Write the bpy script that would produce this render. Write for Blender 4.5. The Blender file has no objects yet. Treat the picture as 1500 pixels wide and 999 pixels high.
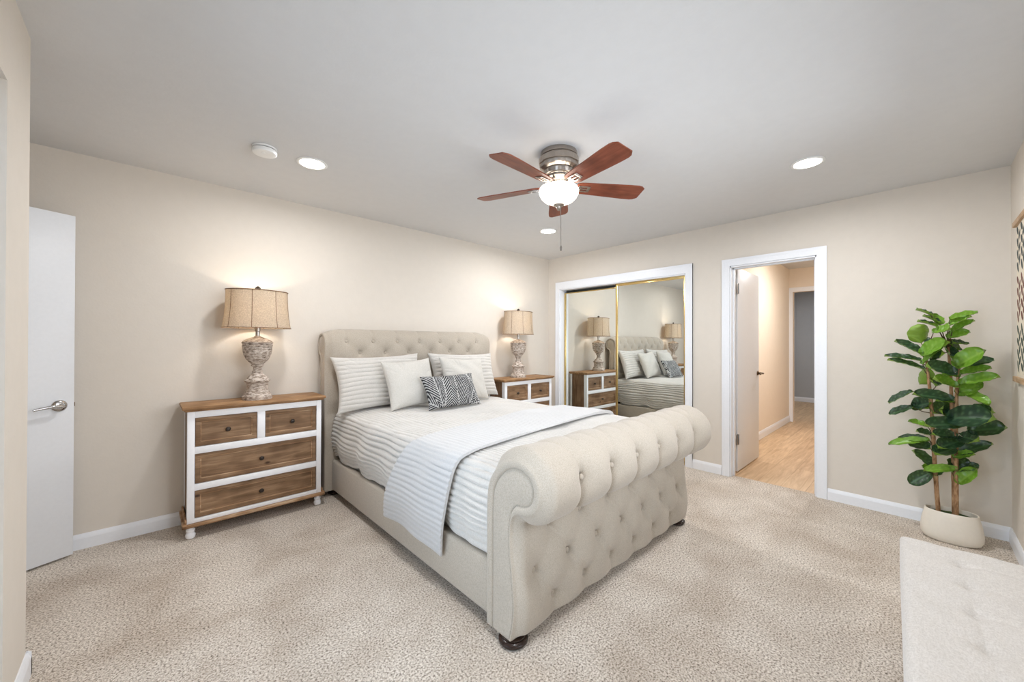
import bpy, bmesh, math, random
import numpy as np
from mathutils import Vector, Matrix

random.seed(7); rng = np.random.default_rng(7)
sc = bpy.context.scene
C = sc.collection
R = math.radians
H = 2.44

# ------------------------------------------------------------------ camera
CAM = Vector((-4.066, -3.560, 1.279))
YAW, PITCH, ROLL, FPX = 0.81373, 0.004677, 0.002506, 563.83
fwd = Vector((math.cos(YAW)*math.cos(PITCH), math.sin(YAW)*math.cos(PITCH), math.sin(PITCH)))
rgt = Vector((math.sin(YAW), -math.cos(YAW), 0)); up = rgt.cross(fwd)
r2 = rgt*math.cos(ROLL)+up*math.sin(ROLL); u2 = -rgt*math.sin(ROLL)+up*math.cos(ROLL)
cd = bpy.data.cameras.new('camera'); cam = bpy.data.objects.new('camera', cd); C.objects.link(cam)
cd.sensor_width = 36; cd.sensor_fit = 'HORIZONTAL'; cd.lens = 36*FPX/1500; cd.clip_start = 0.02
cam.matrix_world = Matrix(((r2.x, u2.x, -fwd.x, CAM.x), (r2.y, u2.y, -fwd.y, CAM.y), (r2.z, u2.z, -fwd.z, CAM.z), (0, 0, 0, 1)))
sc.camera = cam

# ------------------------------------------------------------------ world, daylight, exposure
sc.view_settings.view_transform = 'Standard'; sc.view_settings.look = 'None'
sc.view_settings.gamma = 1; sc.view_settings.use_curve_mapping = False
sc.view_settings.exposure = 0.04
sc.cycles.use_denoising = True
sc.cycles.diffuse_bounces = 6; sc.cycles.glossy_bounces = 6; sc.cycles.max_bounces = 12
sc.cycles.sample_clamp_indirect = 4
w = bpy.data.worlds.new('sky'); sc.world = w; w.use_nodes = True
bg = w.node_tree.nodes['Background']; bg.inputs[0].default_value = (0.50, 0.72, 1.0, 1); bg.inputs[1].default_value = 1.6
DOWNLIGHT_W = 17.0; TABLE_W = 3.3; DAY_W = 40.0; HALL_W = 26.0

def area(name, loc, rot, sx, sy, watt, col, shape='RECTANGLE', spread=180, parent=None):
    l = bpy.data.lights.new(name, 'AREA'); l.shape = shape; l.size = sx; l.size_y = sy
    l.energy = watt; l.color = col; l.spread = R(spread)
    o = bpy.data.objects.new(name, l); C.objects.link(o); o.location = loc; o.rotation_euler = rot
    if parent: o.parent = parent
    return o
# fill lamp outside an added window, then soft daylight entering by the sliding glass door, from just outside it
area('added_window_fill', (-2.35, -4.22, 1.55), (R(90), 0, 0), 2.1, 1.1, 52.0, (0.93, 0.96, 1.0))  # added fill that brightens the footboard front from behind the camera
area('daylight', (-4.75, -2.62, 1.10), (0, R(-90), 0), 2.0, 1.9, DAY_W, (0.78, 0.89, 1.0))

# ------------------------------------------------------------------ materials
def lin(c):
    return tuple(((v/255)/12.92 if v/255 <= 0.04045 else ((v/255+0.055)/1.055)**2.4) for v in c)+(1,)
class NT:
    def __init__(s, name, rough=0.6, col=(200, 200, 200), metal=0, spec=None):
        s.m = bpy.data.materials.new(name); s.m.use_nodes = True; s.t = s.m.node_tree
        s.b = s.t.nodes['Principled BSDF']; s.b.inputs['Roughness'].default_value = rough
        s.b.inputs['Base Color'].default_value = lin(col); s.b.inputs['Metallic'].default_value = metal
        if spec is not None: s.b.inputs['Specular IOR Level'].default_value = spec
    def n(s, typ, **kw):
        nd = s.t.nodes.new(typ)
        for k, v in kw.items():
            if k.startswith('i_'):
                key = k[2:].replace('_', ' ')
                nd.inputs[key].default_value = v
            else: setattr(nd, k, v)
        return nd
    def l(s, a, ao, b, bi): s.t.links.new(a.outputs[ao], b.inputs[bi])
    def coord(s, scale=(1, 1, 1), out='Object', rot=(0, 0, 0)):
        tc = s.n('ShaderNodeTexCoord'); mp = s.n('ShaderNodeMapping'); mp.inputs['Scale'].default_value = scale
        mp.inputs['Rotation'].default_value = rot
        s.l(tc, out, mp, 'Vector'); return mp
    def noise(s, mp, scale, detail=4, rough=0.5, dist=0):
        n = s.n('ShaderNodeTexNoise'); n.inputs['Scale'].default_value = scale; n.inputs['Detail'].default_value = detail
        n.inputs['Roughness'].default_value = rough; n.inputs['Distortion'].default_value = dist
        s.l(mp, 'Vector', n, 'Vector'); return n
    def ramp(s, src, so, stops):
        r = s.n('ShaderNodeValToRGB'); e = r.color_ramp.elements
        while len(e) < len(stops): e.new(0.5)
        for i, (p, c) in enumerate(stops): e[i].position = p; e[i].color = lin(c)
        s.l(src, so, r, 'Fac'); return r
    def bump(s, src, so, strength, dist=0.01, prev=None):
        b = s.n('ShaderNodeBump'); b.inputs['Strength'].default_value = strength; b.inputs['Distance'].default_value = dist
        s.l(src, so, b, 'Height')
        if prev: s.l(prev, 'Normal', b, 'Normal')
        s.l(b, 'Normal', s.b, 'Normal'); return b
    def base(s, src, so): s.l(src, so, s.b, 'Base Color')

def plain(name, col, rough=0.5, metal=0, bump=0, bscale=60, spec=None):
    k = NT(name, rough, col, metal, spec)
    mp = k.coord(); n = k.noise(mp, bscale, 3)
    c2 = tuple(max(0, v-(5 if bump or metal else 2)) for v in col)
    r = k.ramp(n, 'Fac', [(0.35, c2), (0.65, col)]); k.base(r, 'Color')
    if bump: k.bump(n, 'Fac', bump, 0.004)
    return k.m

def wall_paint(name, col):
    k = NT(name, 0.85, col, spec=0.2); mp = k.coord()
    n = k.noise(mp, 14, 5, 0.6); n2 = k.noise(mp, 70, 2)
    c2 = tuple(v-1.5 for v in col)
    r = k.ramp(n, 'Fac', [(0.4, c2), (0.6, col)]); k.base(r, 'Color')
    b = k.bump(n, 'Fac', 0.10, 0.006); k.bump(n2, 'Fac', 0.15, 0.003, b)
    return k.m

def carpet():
    k = NT('carpet_pile', 0.95, spec=0.1); mp = k.coord()
    v = k.n('ShaderNodeTexVoronoi'); v.inputs['Scale'].default_value = 150; k.l(mp, 'Vector', v, 'Vector')
    n = k.noise(mp, 120, 4, 0.75); big = k.noise(mp, 2.6, 3, 0.6, 0.4); n3 = k.noise(mp, 320, 2, 0.5)
    r = k.ramp(n, 'Fac', [(0.34, (66, 57, 50)), (0.43, (178, 166, 152)), (0.54, (227, 217, 205)), (0.68, (248, 242, 234))])
    r2 = k.ramp(big, 'Fac', [(0.35, (228, 223, 218)), (0.62, (255, 255, 255))])
    mx = k.n('ShaderNodeMix', data_type='RGBA', blend_type='MULTIPLY'); mx.inputs['Factor'].default_value = 0.9
    k.l(r, 'Color', mx, 'A'); k.l(r2, 'Color', mx, 'B'); k.l(mx, 'Result', k.b, 'Base Color')
    b = k.bump(v, 'Distance', 0.3, 0.003); b2 = k.bump(n, 'Fac', 0.5, 0.006, b)
    return k.m

def planks():
    k = NT('oak_planks', 0.42); mp = k.coord((1, 1, 1))
    br = k.n('ShaderNodeTexBrick'); br.offset = 0.37
    for key, v in (('Scale', 1.0), ('Mortar Size', 0.0012), ('Brick Width', 1.22), ('Row Height', 0.18), ('Bias', 0.0)): br.inputs[key].default_value = v
    br.inputs['Color1'].default_value = lin((222, 192, 154)); br.inputs['Color2'].default_value = lin((208, 176, 138)); br.inputs['Mortar'].default_value = lin((160, 126, 90))
    k.l(mp, 'Vector', br, 'Vector')
    mp2 = k.coord((1.2, 14, 1)); n = k.noise(mp2, 2.0, 5, 0.6, 0.6)
    r = k.ramp(n, 'Fac', [(0.3, (205, 190, 172)), (0.65, (255, 255, 255))])
    mx = k.n('ShaderNodeMix', data_type='RGBA', blend_type='MULTIPLY'); mx.inputs['Factor'].default_value = 0.8
    k.l(br, 'Color', mx, 'A'); k.l(r, 'Color', mx, 'B'); k.l(mx, 'Result', k.b, 'Base Color'); k.bump(n, 'Fac', 0.05, 0.002)
    return k.m

def fabric(name, c1, c2, scale=260, sheen=0.3, bump=0.35):
    k = NT(name, 0.9, c1, spec=0.15)
    mpa = k.coord((1, 0.35, 0.35)); mpb = k.coord((0.35, 1, 1))
    a = k.noise(mpa, scale, 3, 0.6); b = k.noise(mpb, scale, 3, 0.6)
    ad = k.n('ShaderNodeMath', operation='ADD'); k.l(a, 'Fac', ad, 0); k.l(b, 'Fac', ad, 1)
    hf = k.n('ShaderNodeMath', operation='MULTIPLY'); hf.inputs[1].default_value = 0.5; k.l(ad, 'Value', hf, 0)
    r = k.ramp(hf, 'Value', [(0.38, c2), (0.6, c1)]); k.base(r, 'Color'); k.bump(hf, 'Value', bump, 0.003)
    k.b.inputs['Sheen Weight'].default_value = sheen
    return k.m

def wood(name, cols, axis='x', rough=0.55, scale=3.0, knots=True):
    k = NT(name, rough, spec=0.3)
    s = {'x': (1.1, 12, 12), 'y': (12, 1.1, 12), 'z': (12, 12, 1.1)}[axis]
    mp = k.coord(s); n = k.noise(mp, scale, 6, 0.6, 0.8)
    r = k.ramp(n, 'Fac', [(0.28, cols[0]), (0.5, cols[1]), (0.7, cols[2])])
    mp2 = k.coord((1, 1, 1)); n2 = k.noise(mp2, 7, 2)
    r2 = k.ramp(n2, 'Fac', [(0.3, (200, 192, 185)), (0.6, (255, 255, 255))])
    mx = k.n('ShaderNodeMix', data_type='RGBA', blend_type='MULTIPLY'); mx.inputs['Factor'].default_value = 0.8
    k.l(r, 'Color', mx, 'A'); k.l(r2, 'Color', mx, 'B')
    last, out = mx, 'Result'
    if knots:
        mp3 = k.coord({'x': (1, 2, 2), 'y': (2, 1, 2), 'z': (2, 2, 1)}[axis]); v = k.n('ShaderNodeTexVoronoi'); v.inputs['Scale'].default_value = 3.1; k.l(mp3, 'Vector', v, 'Vector')
        r3 = k.ramp(v, 'Distance', [(0.03, (90, 60, 40)), (0.075, (255, 255, 255))])
        m2 = k.n('ShaderNodeMix', data_type='RGBA', blend_type='MULTIPLY'); m2.inputs['Factor'].default_value = 0.85
        k.l(mx, 'Result', m2, 'A'); k.l(r3, 'Color', m2, 'B'); last = m2
    k.l(last, out, k.b, 'Base Color'); k.bump(n, 'Fac', 0.12, 0.003)
    return k.m

def emit(name, col, strength):
    k = NT(name); k.b.inputs['Emission Color'].default_value = lin(col); k.b.inputs['Emission Strength'].default_value = strength
    k.b.inputs['Base Color'].default_value = lin(col); return k.m

def vcol(name, rough, bump=0.3):
    k = NT(name, rough, spec=0.15); a = k.n('ShaderNodeVertexColor'); a.layer_name = 'pattern'; k.base(a, 'Color')
    mp = k.coord(); n = k.noise(mp, 300, 2); k.bump(n, 'Fac', bump, 0.002); return k.m

M = {}
M['wall'] = wall_paint('cream_wall_paint', (220, 212, 201))
M['hall_wall'] = wall_paint('pale_hall_paint', (236, 223, 206))
M['grey_wall'] = wall_paint('grey_panel_paint', (184, 186, 188))
M['ceiling'] = wall_paint('ceiling_paint', (213, 213, 213))
M['trim'] = plain('white_trim_paint', (238, 240, 244), 0.35)
M['door'] = plain('white_door_paint', (228, 230, 233), 0.4)
M['carpet'] = carpet(); M['planks'] = planks()
M['linen'] = fabric('oatmeal_linen', (188, 178, 164), (164, 154, 140), 520, 0.25, 0.3)
M['bench_linen'] = fabric('pale_bench_linen', (214, 209, 203), (194, 188, 181), 300)
M['plush'] = fabric('white_ribbed_plush', (208, 204, 198), (196, 192, 185), 320, 0.5, 0.2)
M['runner'] = fabric('white_runner_plush', (199, 198, 197), (189, 188, 187), 320, 0.5, 0.2)
M['white_linen'] = fabric('white_linen', (206, 202, 195), (194, 190, 181), 240)
M['wood'] = wood('rustic_pine', ((112, 86, 62), (140, 110, 82), (166, 136, 106)))
M['wood_z'] = wood('rustic_pine_upright', ((104, 78, 56), (132, 102, 76), (156, 126, 98)), 'z')
M['wood_top'] = wood('rustic_pine_top', ((132, 98, 64), (164, 126, 88), (190, 152, 112)))
M['wood_edge'] = wood('worn_pine_edge', ((134, 100, 70), (176, 138, 102), (216, 190, 160)), knots=False)
M['white_wood'] = plain('whitewashed_wood', (246, 246, 248), 0.55)
M['dark_wood'] = plain('espresso_wood', (44, 30, 24), 0.25, spec=0.5)
M['knob'] = plain('dark_bronze_knob', (62, 54, 48), 0.4, 0.6)
M['chrome'] = plain('brushed_chrome', (190, 188, 186), 0.18, 1)
M['nickel'] = plain('brushed_nickel', (168, 160, 152), 0.28, 1)
M['bronze'] = plain('aged_bronze', (112, 92, 72), 0.35, 0.9)
M['brass'] = plain('gold_door_frame', (212, 184, 124), 0.28, 1)
M['steel'] = plain('hinge_steel', (150, 148, 146), 0.35, 0.9)
M['black'] = plain('black_plastic', (24, 24, 24), 0.5)
M['plastic'] = plain('white_plastic', (236, 236, 234), 0.4)
M['pot'] = plain('cream_ceramic', (228, 220, 206), 0.45)
M['moss'] = plain('green_moss', (66, 84, 40), 0.95, bump=1.0, bscale=90)
M['blade'] = wood('cherry_blade', ((104, 52, 36), (122, 64, 44), (136, 76, 54)), 'x', 0.4, 3, False)
M['daylight_frame'] = plain('white_slider_frame', (226, 230, 236), 0.4)
k = NT('mirror_silver', 0.0, (235, 238, 236), 1.0); mp = k.coord(); n = k.noise(mp, 3, 2); r = k.ramp(n, 'Fac', [(0, (232, 236, 234)), (1, (236, 240, 237))]); k.base(r, 'Color'); M['mirror'] = k.m
def whitewash():
    k = NT('whitewashed_carved_wood', 0.8, spec=0.2); mp = k.coord((1, 1, 3)); n = k.noise(mp, 34, 7, 0.7, 0.3)
    r = k.ramp(n, 'Fac', [(0.34, (92, 76, 64)), (0.44, (158, 142, 128)), (0.58, (214, 202, 190))]); k.base(r, 'Color')
    k.bump(n, 'Fac', 0.6, 0.004); return k.m
M['urn'] = whitewash()
def bark():
    k = NT('pale_bark', 0.85, spec=0.2); mp = k.coord((1, 1, 0.35)); n = k.noise(mp, 60, 5, 0.6)
    r = k.ramp(n, 'Fac', [(0.3, (110, 80, 54)), (0.5, (166, 128, 94)), (0.7, (196, 162, 126))]); k.base(r, 'Color'); k.bump(n, 'Fac', 0.6, 0.004); return k.m
M['bark'] = bark()
def shade_mat():
    k = NT('burlap_shade', 0.9, spec=0.1); mp = k.coord((1, 1, 0.3)); mp2 = k.coord((0.3, 0.3, 1))
    a = k.noise(mp, 330, 3, 0.7); b = k.noise(mp2, 330, 3, 0.7)
    ad = k.n('ShaderNodeMath', operation='ADD'); k.l(a, 'Fac', ad, 0); k.l(b, 'Fac', ad, 1)
    hf = k.n('ShaderNodeMath', operation='MULTIPLY'); hf.inputs[1].default_value = 0.5; k.l(ad, 'Value', hf, 0)
    r = k.ramp(hf, 'Value', [(0.4, (192, 180, 164)), (0.6, (228, 217, 200))]); k.base(r, 'Color'); k.bump(hf, 'Value', 0.3, 0.002)
    tr = k.n('ShaderNodeBsdfTranslucent'); k.l(r, 'Color', tr, 'Color')
    mx = k.n('ShaderNodeMixShader'); mx.inputs[0].default_value = 0.5
    out = k.t.nodes['Material Output']; k.l(k.b, 'BSDF', mx, 1); k.l(tr, 'BSDF', mx, 2); k.l(mx, 'Shader', out, 'Surface'); return k.m
M['shade'] = shade_mat()
def leaf_mat():
    k = NT('fig_leaf', 0.32, spec=0.5)
    geo = k.n('ShaderNodeNewGeometry'); a = k.n('ShaderNodeVertexColor'); a.layer_name = 'pattern'
    under = k.n('ShaderNodeMix', data_type='RGBA'); k.l(geo, 'Backfacing', under, 'Factor'); k.l(a, 'Color', under, 'A')
    under.inputs['B'].default_value = lin((128, 160, 62)); k.l(under, 'Result', k.b, 'Base Color')
    tr = k.n('ShaderNodeBsdfTranslucent'); tr.inputs['Color'].default_value = lin((130, 176, 40))
    mx = k.n('ShaderNodeMixShader'); mx.inputs[0].default_value = 0.12
    out = k.t.nodes['Material Output']; k.l(k.b, 'BSDF', mx, 1); k.l(tr, 'BSDF', mx, 2); k.l(mx, 'Shader', out, 'Surface'); return k.m
M['leaf'] = leaf_mat()
def glass():
    k = NT('clear_pane'); tr = k.n('ShaderNodeBsdfTransparent'); gl = k.n('ShaderNodeBsdfGlossy'); gl.inputs['Roughness'].default_value = 0.02
    fr = k.n('ShaderNodeFresnel'); mx = k.n('ShaderNodeMixShader'); out = k.t.nodes['Material Output']
    k.l(fr, 'Fac', mx, 0); k.l(tr, 'BSDF', mx, 1); k.l(gl, 'BSDF', mx, 2); k.l(mx, 'Shader', out, 'Surface'); return k.m
M['glass'] = glass()
M['pattern_cloth'] = vcol('leaf_print_cloth', 0.85); M['canvas'] = vcol('botanical_canvas', 0.9, 0.2)
M['globe'] = emit('frosted_globe_lit', (255, 244, 228), 7.0)
M['downlight'] = emit('downlight_lens_lit', (255, 250, 240), 14.0)
M['bulb'] = emit('warm_bulb', (255, 214, 160), 8.0)

# ------------------------------------------------------------------ mesh helpers
def obj(name, bm, mat, parent=None, smooth=True, kind=None, sharp=40):
    me = bpy.data.meshes.new(name)
    if isinstance(bm, bmesh.types.BMesh):
        bmesh.ops.recalc_face_normals(bm, faces=bm.faces); bm.to_mesh(me); bm.free()
    else:
        V, F = bm[0], bm[1]; me.from_pydata([tuple(v) for v in V], [], [tuple(f) for f in F])
    o = bpy.data.objects.new(name, me); C.objects.link(o)
    for m in (mat if isinstance(mat, (list, tuple)) else [mat]): me.materials.append(m)
    if smooth:
        me.polygons.foreach_set('use_smooth', [True]*len(me.polygons)); me.set_sharp_from_angle(angle=R(sharp))
    if parent is not None:
        o.parent = parent
        top = parent
        while top.parent is not None: top = top.parent
        if top.get('_world'):
            off = top['_world']; me.transform(Matrix.Translation((-off[0], -off[1], -off[2])))
    if kind: o['kind'] = kind
    return o
def struct(name, bm, mat, parent=None, **kw):
    return obj(name, bm, mat, parent, kind='structure' if parent is None else None, **kw)
ROOTS = []
def thing(name, label, cat, loc=(0, 0, 0), group=None, world=True, kind=None):
    o = bpy.data.objects.new(name, None); C.objects.link(o); o.location = loc; o.empty_display_size = 0.1
    if kind: o['kind'] = kind
    else: o['label'] = label; o['category'] = cat
    if group: o['group'] = group
    if world: o['_world'] = tuple(loc); ROOTS.append(o)
    return o
def tag(o, label, cat, group=None):
    o['label'] = label; o['category'] = cat
    if group: o['group'] = group
    return o
def bm_new(): return bmesh.new()
def box(bm, x0, x1, y0, y1, z0, z1, bev=0, seg=2):
    m = Matrix.Translation(((x0+x1)/2, (y0+y1)/2, (z0+z1)/2)) @ Matrix.Diagonal((abs(x1-x0), abs(y1-y0), abs(z1-z0), 1))
    r = bmesh.ops.create_cube(bm, size=1, matrix=m)
    if bev:
        es = list({e for v in r['verts'] for e in v.link_edges})
        bmesh.ops.bevel(bm, geom=es, offset=bev, segments=seg, profile=0.5, affect='EDGES')
    return bm
def boxes(lst, bev=0):
    bm = bmesh.new()
    for b in lst: box(bm, *b, bev=bev)
    return bm
def grid_faces(nu, nv, closed_u=False, closed_v=False):
    F = []
    for i in range(nu if closed_u else nu-1):
        for j in range(nv if closed_v else nv-1):
            a = i*nv+j; b = ((i+1) % nu)*nv+j; c = ((i+1) % nu)*nv+(j+1) % nv; d = i*nv+(j+1) % nv
            F.append((a, b, c, d))
    return F
def lathe(profile, n=48, sx=1.0, sy=1.0, cx=0, cy=0, cz=0, mod=None, cap=True):
    V = []; m = len(profile)
    for i in range(n):
        t = 2*math.pi*i/n
        for (r, z) in profile:
            rr = r if mod is None else mod(r, z, t)
            V.append((cx+rr*math.cos(t)*sx, cy+rr*math.sin(t)*sy, cz+z))
    F = grid_faces(n, m, closed_u=True)
    if cap:
        F.append(tuple(i*m for i in range(n))[::-1]); F.append(tuple(i*m+m-1 for i in range(n)))
    return V, F
def merge(*parts):
    V = []; F = []
    for v, f in parts:
        o = len(V); V += list(v); F += [tuple(i+o for i in q) for q in f]
    return V, F
def tube(path, rad, n=10, cap=True):
    V = []; P = [Vector(p) for p in path]
    rs = rad if isinstance(rad, (list, tuple)) else [rad]*len(P)
    prev = None
    for i, p in enumerate(P):
        d = (P[min(i+1, len(P)-1)]-P[max(i-1, 0)]).normalized()
        a = prev if prev is not None else (Vector((0, 0, 1)) if abs(d.z) < 0.9 else Vector((1, 0, 0)))
        s = d.cross(a).normalized(); t = s.cross(d).normalized(); prev = t
        for k_ in range(n):
            q = 2*math.pi*k_/n; V.append(p+(s*math.cos(q)+t*math.sin(q))*rs[i])
    F = grid_faces(len(P), n, closed_v=True)
    if cap: F.append(tuple(range(n))); F.append(tuple((len(P)-1)*n+k_ for k_ in range(n))[::-1])
    return V, F
def fixn(me_parts):
    V, F = me_parts; bm = bmesh.new(); vs = [bm.verts.new(v) for v in V]
    for f in F:
        try: bm.faces.new([vs[i] for i in f])
        except ValueError: pass
    bmesh.ops.recalc_face_normals(bm, faces=bm.faces); return bm
def smoothcurve(pts, n):
    """Catmull-Rom through pts, resampled at equal arc length"""
    P = [np.array(p, float) for p in pts]; P = [2*P[0]-P[1]]+P+[2*P[-1]-P[-2]]; out = []
    for i in range(1, len(P)-2):
        for t in np.linspace(0, 1, 24, endpoint=False):
            out.append(0.5*((2*P[i])+(-P[i-1]+P[i+1])*t+(2*P[i-1]-5*P[i]+4*P[i+1]-P[i+2])*t*t+(-P[i-1]+3*P[i]-3*P[i+1]+P[i+2])*t**3))
    out.append(P[-2]); out = np.array(out); d = np.r_[0, np.cumsum(np.linalg.norm(np.diff(out, axis=0), axis=1))]
    s = np.linspace(0, d[-1], n)
    return np.stack([np.interp(s, d, out[:, k_]) for k_ in range(out.shape[1])], 1), s
def copy_tree(o, parent=None):
    c = o.copy(); C.objects.link(c); c.parent = parent
    for ch in [x for x in bpy.data.objects if x.parent == o and x != c]: copy_tree(ch, c)
    return c

# ------------------------------------------------------------------ setting
bm = boxes([(-5.25, 0.06, -4.10, 0.1, -0.06, 0.0)]); struct('floor', bm, M['carpet'], smooth=False)
bm = boxes([(0.06, 6.6, -3.6, 0.1, -0.06, -0.004)]); struct('floor_hallway', bm, M['planks'], smooth=False)
bm = boxes([(-5.25, 0.12, -4.10, 0.12, H, H+0.08)]); struct('ceiling', bm, M['ceiling'], smooth=False)
bm = boxes([(0.12, 6.6, -3.6, 0.12, 2.50, 2.58)]); struct('ceiling_hallway', bm, M['ceiling'], smooth=False)
bm = boxes([(-5.25, 0.9, 0.0, 0.12, 0, H)]); struct('wall_back', bm, M['wall'], smooth=False)
CY0, CY1, CZ = -1.893, -0.205, 2.005      # closet opening
DY0, DY1, DZ = -2.972, -2.307, 2.02       # doorway opening
T = 0.12
bm = boxes([(0, T, CY1, 0.0, 0, H), (0, T, CY0, CY1, CZ, H), (0, T, DY1, CY0, 0, H), (0, T, DY0, DY1, DZ, H), (0, T, -4.09, DY0, 0, H), (T-0.001, T+0.02, -3.1, -2.0, DZ, 2.60)])
struct('wall_right', bm, M['wall'], smooth=False)
WX0, WX1, WZ0, WZ1 = -3.40, -1.30, 1.00, 2.08  # opening for the added, unseen window that lets the fill in
bm = boxes([(-5.25, WX0, -4.09, -3.97, 0, H), (WX1, T, -4.09, -3.97, 0, H), (WX0, WX1, -4.09, -3.97, 0, WZ0), (WX0, WX1, -4.09, -3.97, WZ1, H)]); struct('wall_front', bm, M['wall'], smooth=False)
# left wall with the sliding glass door opening, and the closet block whose corner shows at the left of the frame
SY0, SY1, SZ = -3.50, -1.545, 2.12
bm = boxes([(-4.52, -4.40, SY1, -1.22, 0, H), (-4.52, -4.40, -3.98, SY0, 0, H), (-4.52, -4.40, SY0, SY1, SZ, H)])
struct('wall_left', bm, M['wall'], smooth=False)
bm = boxes([(-5.20, -4.52, -1.34, -1.22, 0, H), (-5.20, -5.09, -0.40, 0.0, 0, H), (-5.20, -5.09, -1.22, -0.40, 2.05, H), (-5.30, -5.20, -1.34, 0.0, 0, H)])
struct('wall_entry', bm, M['wall'], smooth=False)
# hallway shell
bm = boxes([(T, 3.62, -2.09, -1.99, 0, 2.56), (3.60, 3.70, -2.14, -1.99, 0, 2.56), (3.60, 3.70, -3.3, -2.14, 2.12, 2.56), (T, 3.7, -3.35, -3.25, 0, 2.56), (T, 3.62, -2.0, -1.98, 0, 2.56)])
struct('wall_hallway', bm, M['hall_wall'], smooth=False)
lst = [(6.40, 6.50, -3.6, -0.8, 0, 2.56), (3.70, 6.4, -3.5, -3.4, 0, 2.56), (3.70, 6.4, -0.95, -0.85, 0, 2.56), (3.62, 3.70, -1.99, -0.85, 0, 2.56)]
for q in range(9):
    y = -3.3+q*0.27; lst.append((6.392, 6.401, y+0.006, y+0.264, 0.1, 2.5))
struct('wall_far_room', boxes(lst), M['grey_wall'], smooth=False)

def skirting(name, pts, h=0.092, t=0.014):
    """profile swept along straight runs; pts = list of (x0,y0,x1,y1,nx,ny)"""
    V = []; F = []
    prof = [(0, 0), (t, 0), (t, h*0.72), (t*0.75, h*0.86), (t*0.35, h), (0, h)]
    for (x0, y0, x1, y1, nx, ny) in pts:
        o = len(V); m = len(prof)
        for (x, y) in ((x0, y0), (x1, y1)):
            for (d, z) in prof: V.append((x+nx*d, y+ny*d, z))
        for j in range(m): F.append((o+j, o+(j+1) % m, o+m+(j+1) % m, o+m+j))
        F.append(tuple(range(o, o+m))[::-1]); F.append(tuple(range(o+m, o+2*m)))
    return struct(name, fixn((V, F)), M['trim'], smooth=False)
skirting('baseboard_back', [(-5.09, 0, 0, 0, 0, -1)])
skirting('baseboard_right', [(0, -0.10, 0, 0, -1, 0), (0, -2.237, 0, -1.963, -1, 0), (0, -3.97, 0, -3.04, -1, 0)])
skirting('baseboard_front', [(-4.4, -3.97, 0, -3.97, 0, 1)])
skirting('baseboard_left', [(-4.40, -1.50, -4.40, -1.206, 1, 0), (-5.09, -1.22, -4.386, -1.22, 0, 1), (-4.4, -3.97, -4.4, -3.56, 1, 0)])
skirting('baseboard_hallway', [(0.2, -2.09, 3.6, -2.09, 0, -1)], 0.10)
skirting('baseboard_far_room', [(6.392, -3.4, 6.392, -0.95, -1, 0)], 0.10)

def casing(name, y0, y1, z1, cw=0.066, x=0, nx=-1, top=None, mat='trim'):
    """door casing on a wall facing nx: outer flat + raised back band, mitred by overlap"""
    top = top or cw; l = []
    def b(d0, d1, ya, yb, za, zb): l.append((x+nx*d1, x+nx*d0, ya, yb, za, zb) if nx < 0 else (x+d0, x+d1, ya, yb, za, zb))
    for (a, c) in ((y0-cw, y0), (y1, y1+cw)): b(0, 0.014, a, c, 0, z1+top)
    b(0, 0.014, y0, y1, z1, z1+top)
    b(0.0, 0.0165, y0-cw, y0-cw+0.022, 0, z1+top); b(0.0, 0.0165, y1+cw-0.022, y1+cw, 0, z1+top); b(0, 0.0165, y0-cw+0.022, y1+cw-0.022, z1+top-0.022, z1+top)
    return struct(name, boxes(l), M[mat], smooth=False)
casing('trim_1', CY0, CY1, CZ, 0.068, top=0.095)
casing('trim_2', DY0, DY1, DZ, 0.066)
# jamb linings and stops
l = [(-0.002, T+0.004, CY1-0.012, CY1+0.001, 0, CZ), (-0.002, T+0.004, CY0-0.001, CY0+0.012, 0, CZ), (-0.002, T+0.004, CY0, CY1, CZ-0.012, CZ+0.001)]
struct('trim_3', boxes(l, 0.002), M['trim'])
l = [(-0.002, T+0.004, DY1-0.014, DY1+0.001, 0, DZ), (-0.002, T+0.004, DY0-0.001, DY0+0.014, 0, DZ), (-0.002, T+0.004, DY0, DY1, DZ-0.014, DZ+0.001),
     (0.05, 0.085, DY1-0.026, DY1, 0, DZ), (0.05, 0.085, DY0, DY0+0.026, 0, DZ), (0.05, 0.085, DY0, DY1, DZ-0.026, DZ)]
struct('trim_4', boxes(l, 0.002), M['trim'])
# hall end doorway casing
casing('trim_5', -3.0, -2.14, 2.12, 0.07, x=3.60)
# frame of another door on the hall's left side, mostly behind the open door
struct('trim_6', boxes([(0.28, 0.34, -2.105, -2.09, 0, 2.12), (1.06, 1.12, -2.105, -2.09, 0, 2.12), (0.28, 1.12, -2.105, -2.09, 2.06, 2.12)], 0.003), M['trim'])
# closet sliding doors
def sliding_mirror(name, y0, y1, x, drop=0.0):
    z0, z1 = 0.03, CZ-0.03-drop
    t = struct(name, boxes([(x+0.004, x+0.022, y0+0.004, y1-0.004, z0, z1)]), M['white_wood'], smooth=False)
    f = 0.026
    obj('door_frame', boxes([(x-0.008, x+0.02, y0, y0+f, z0, z1), (x-0.008, x+0.02, y1-f, y1, z0, z1), (x-0.008, x+0.02, y0+f, y1-f, z0, z0+f), (x-0.008, x+0.02, y0+f, y1-f, z1-0.012, z1)], 0.003), M['brass'], t)
    obj('mirror', boxes([(x, x+0.003, y0+f-0.004, y1-f+0.004, z0+f-0.004, z1-0.008)]), M['mirror'], t, smooth=False)
    return t
ym = -1.055
sliding_mirror('door_2', ym-0.012, CY1-0.014, 0.082, 0.016)
sliding_mirror('door_3', CY0+0.014, ym+0.016, 0.045)
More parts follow.
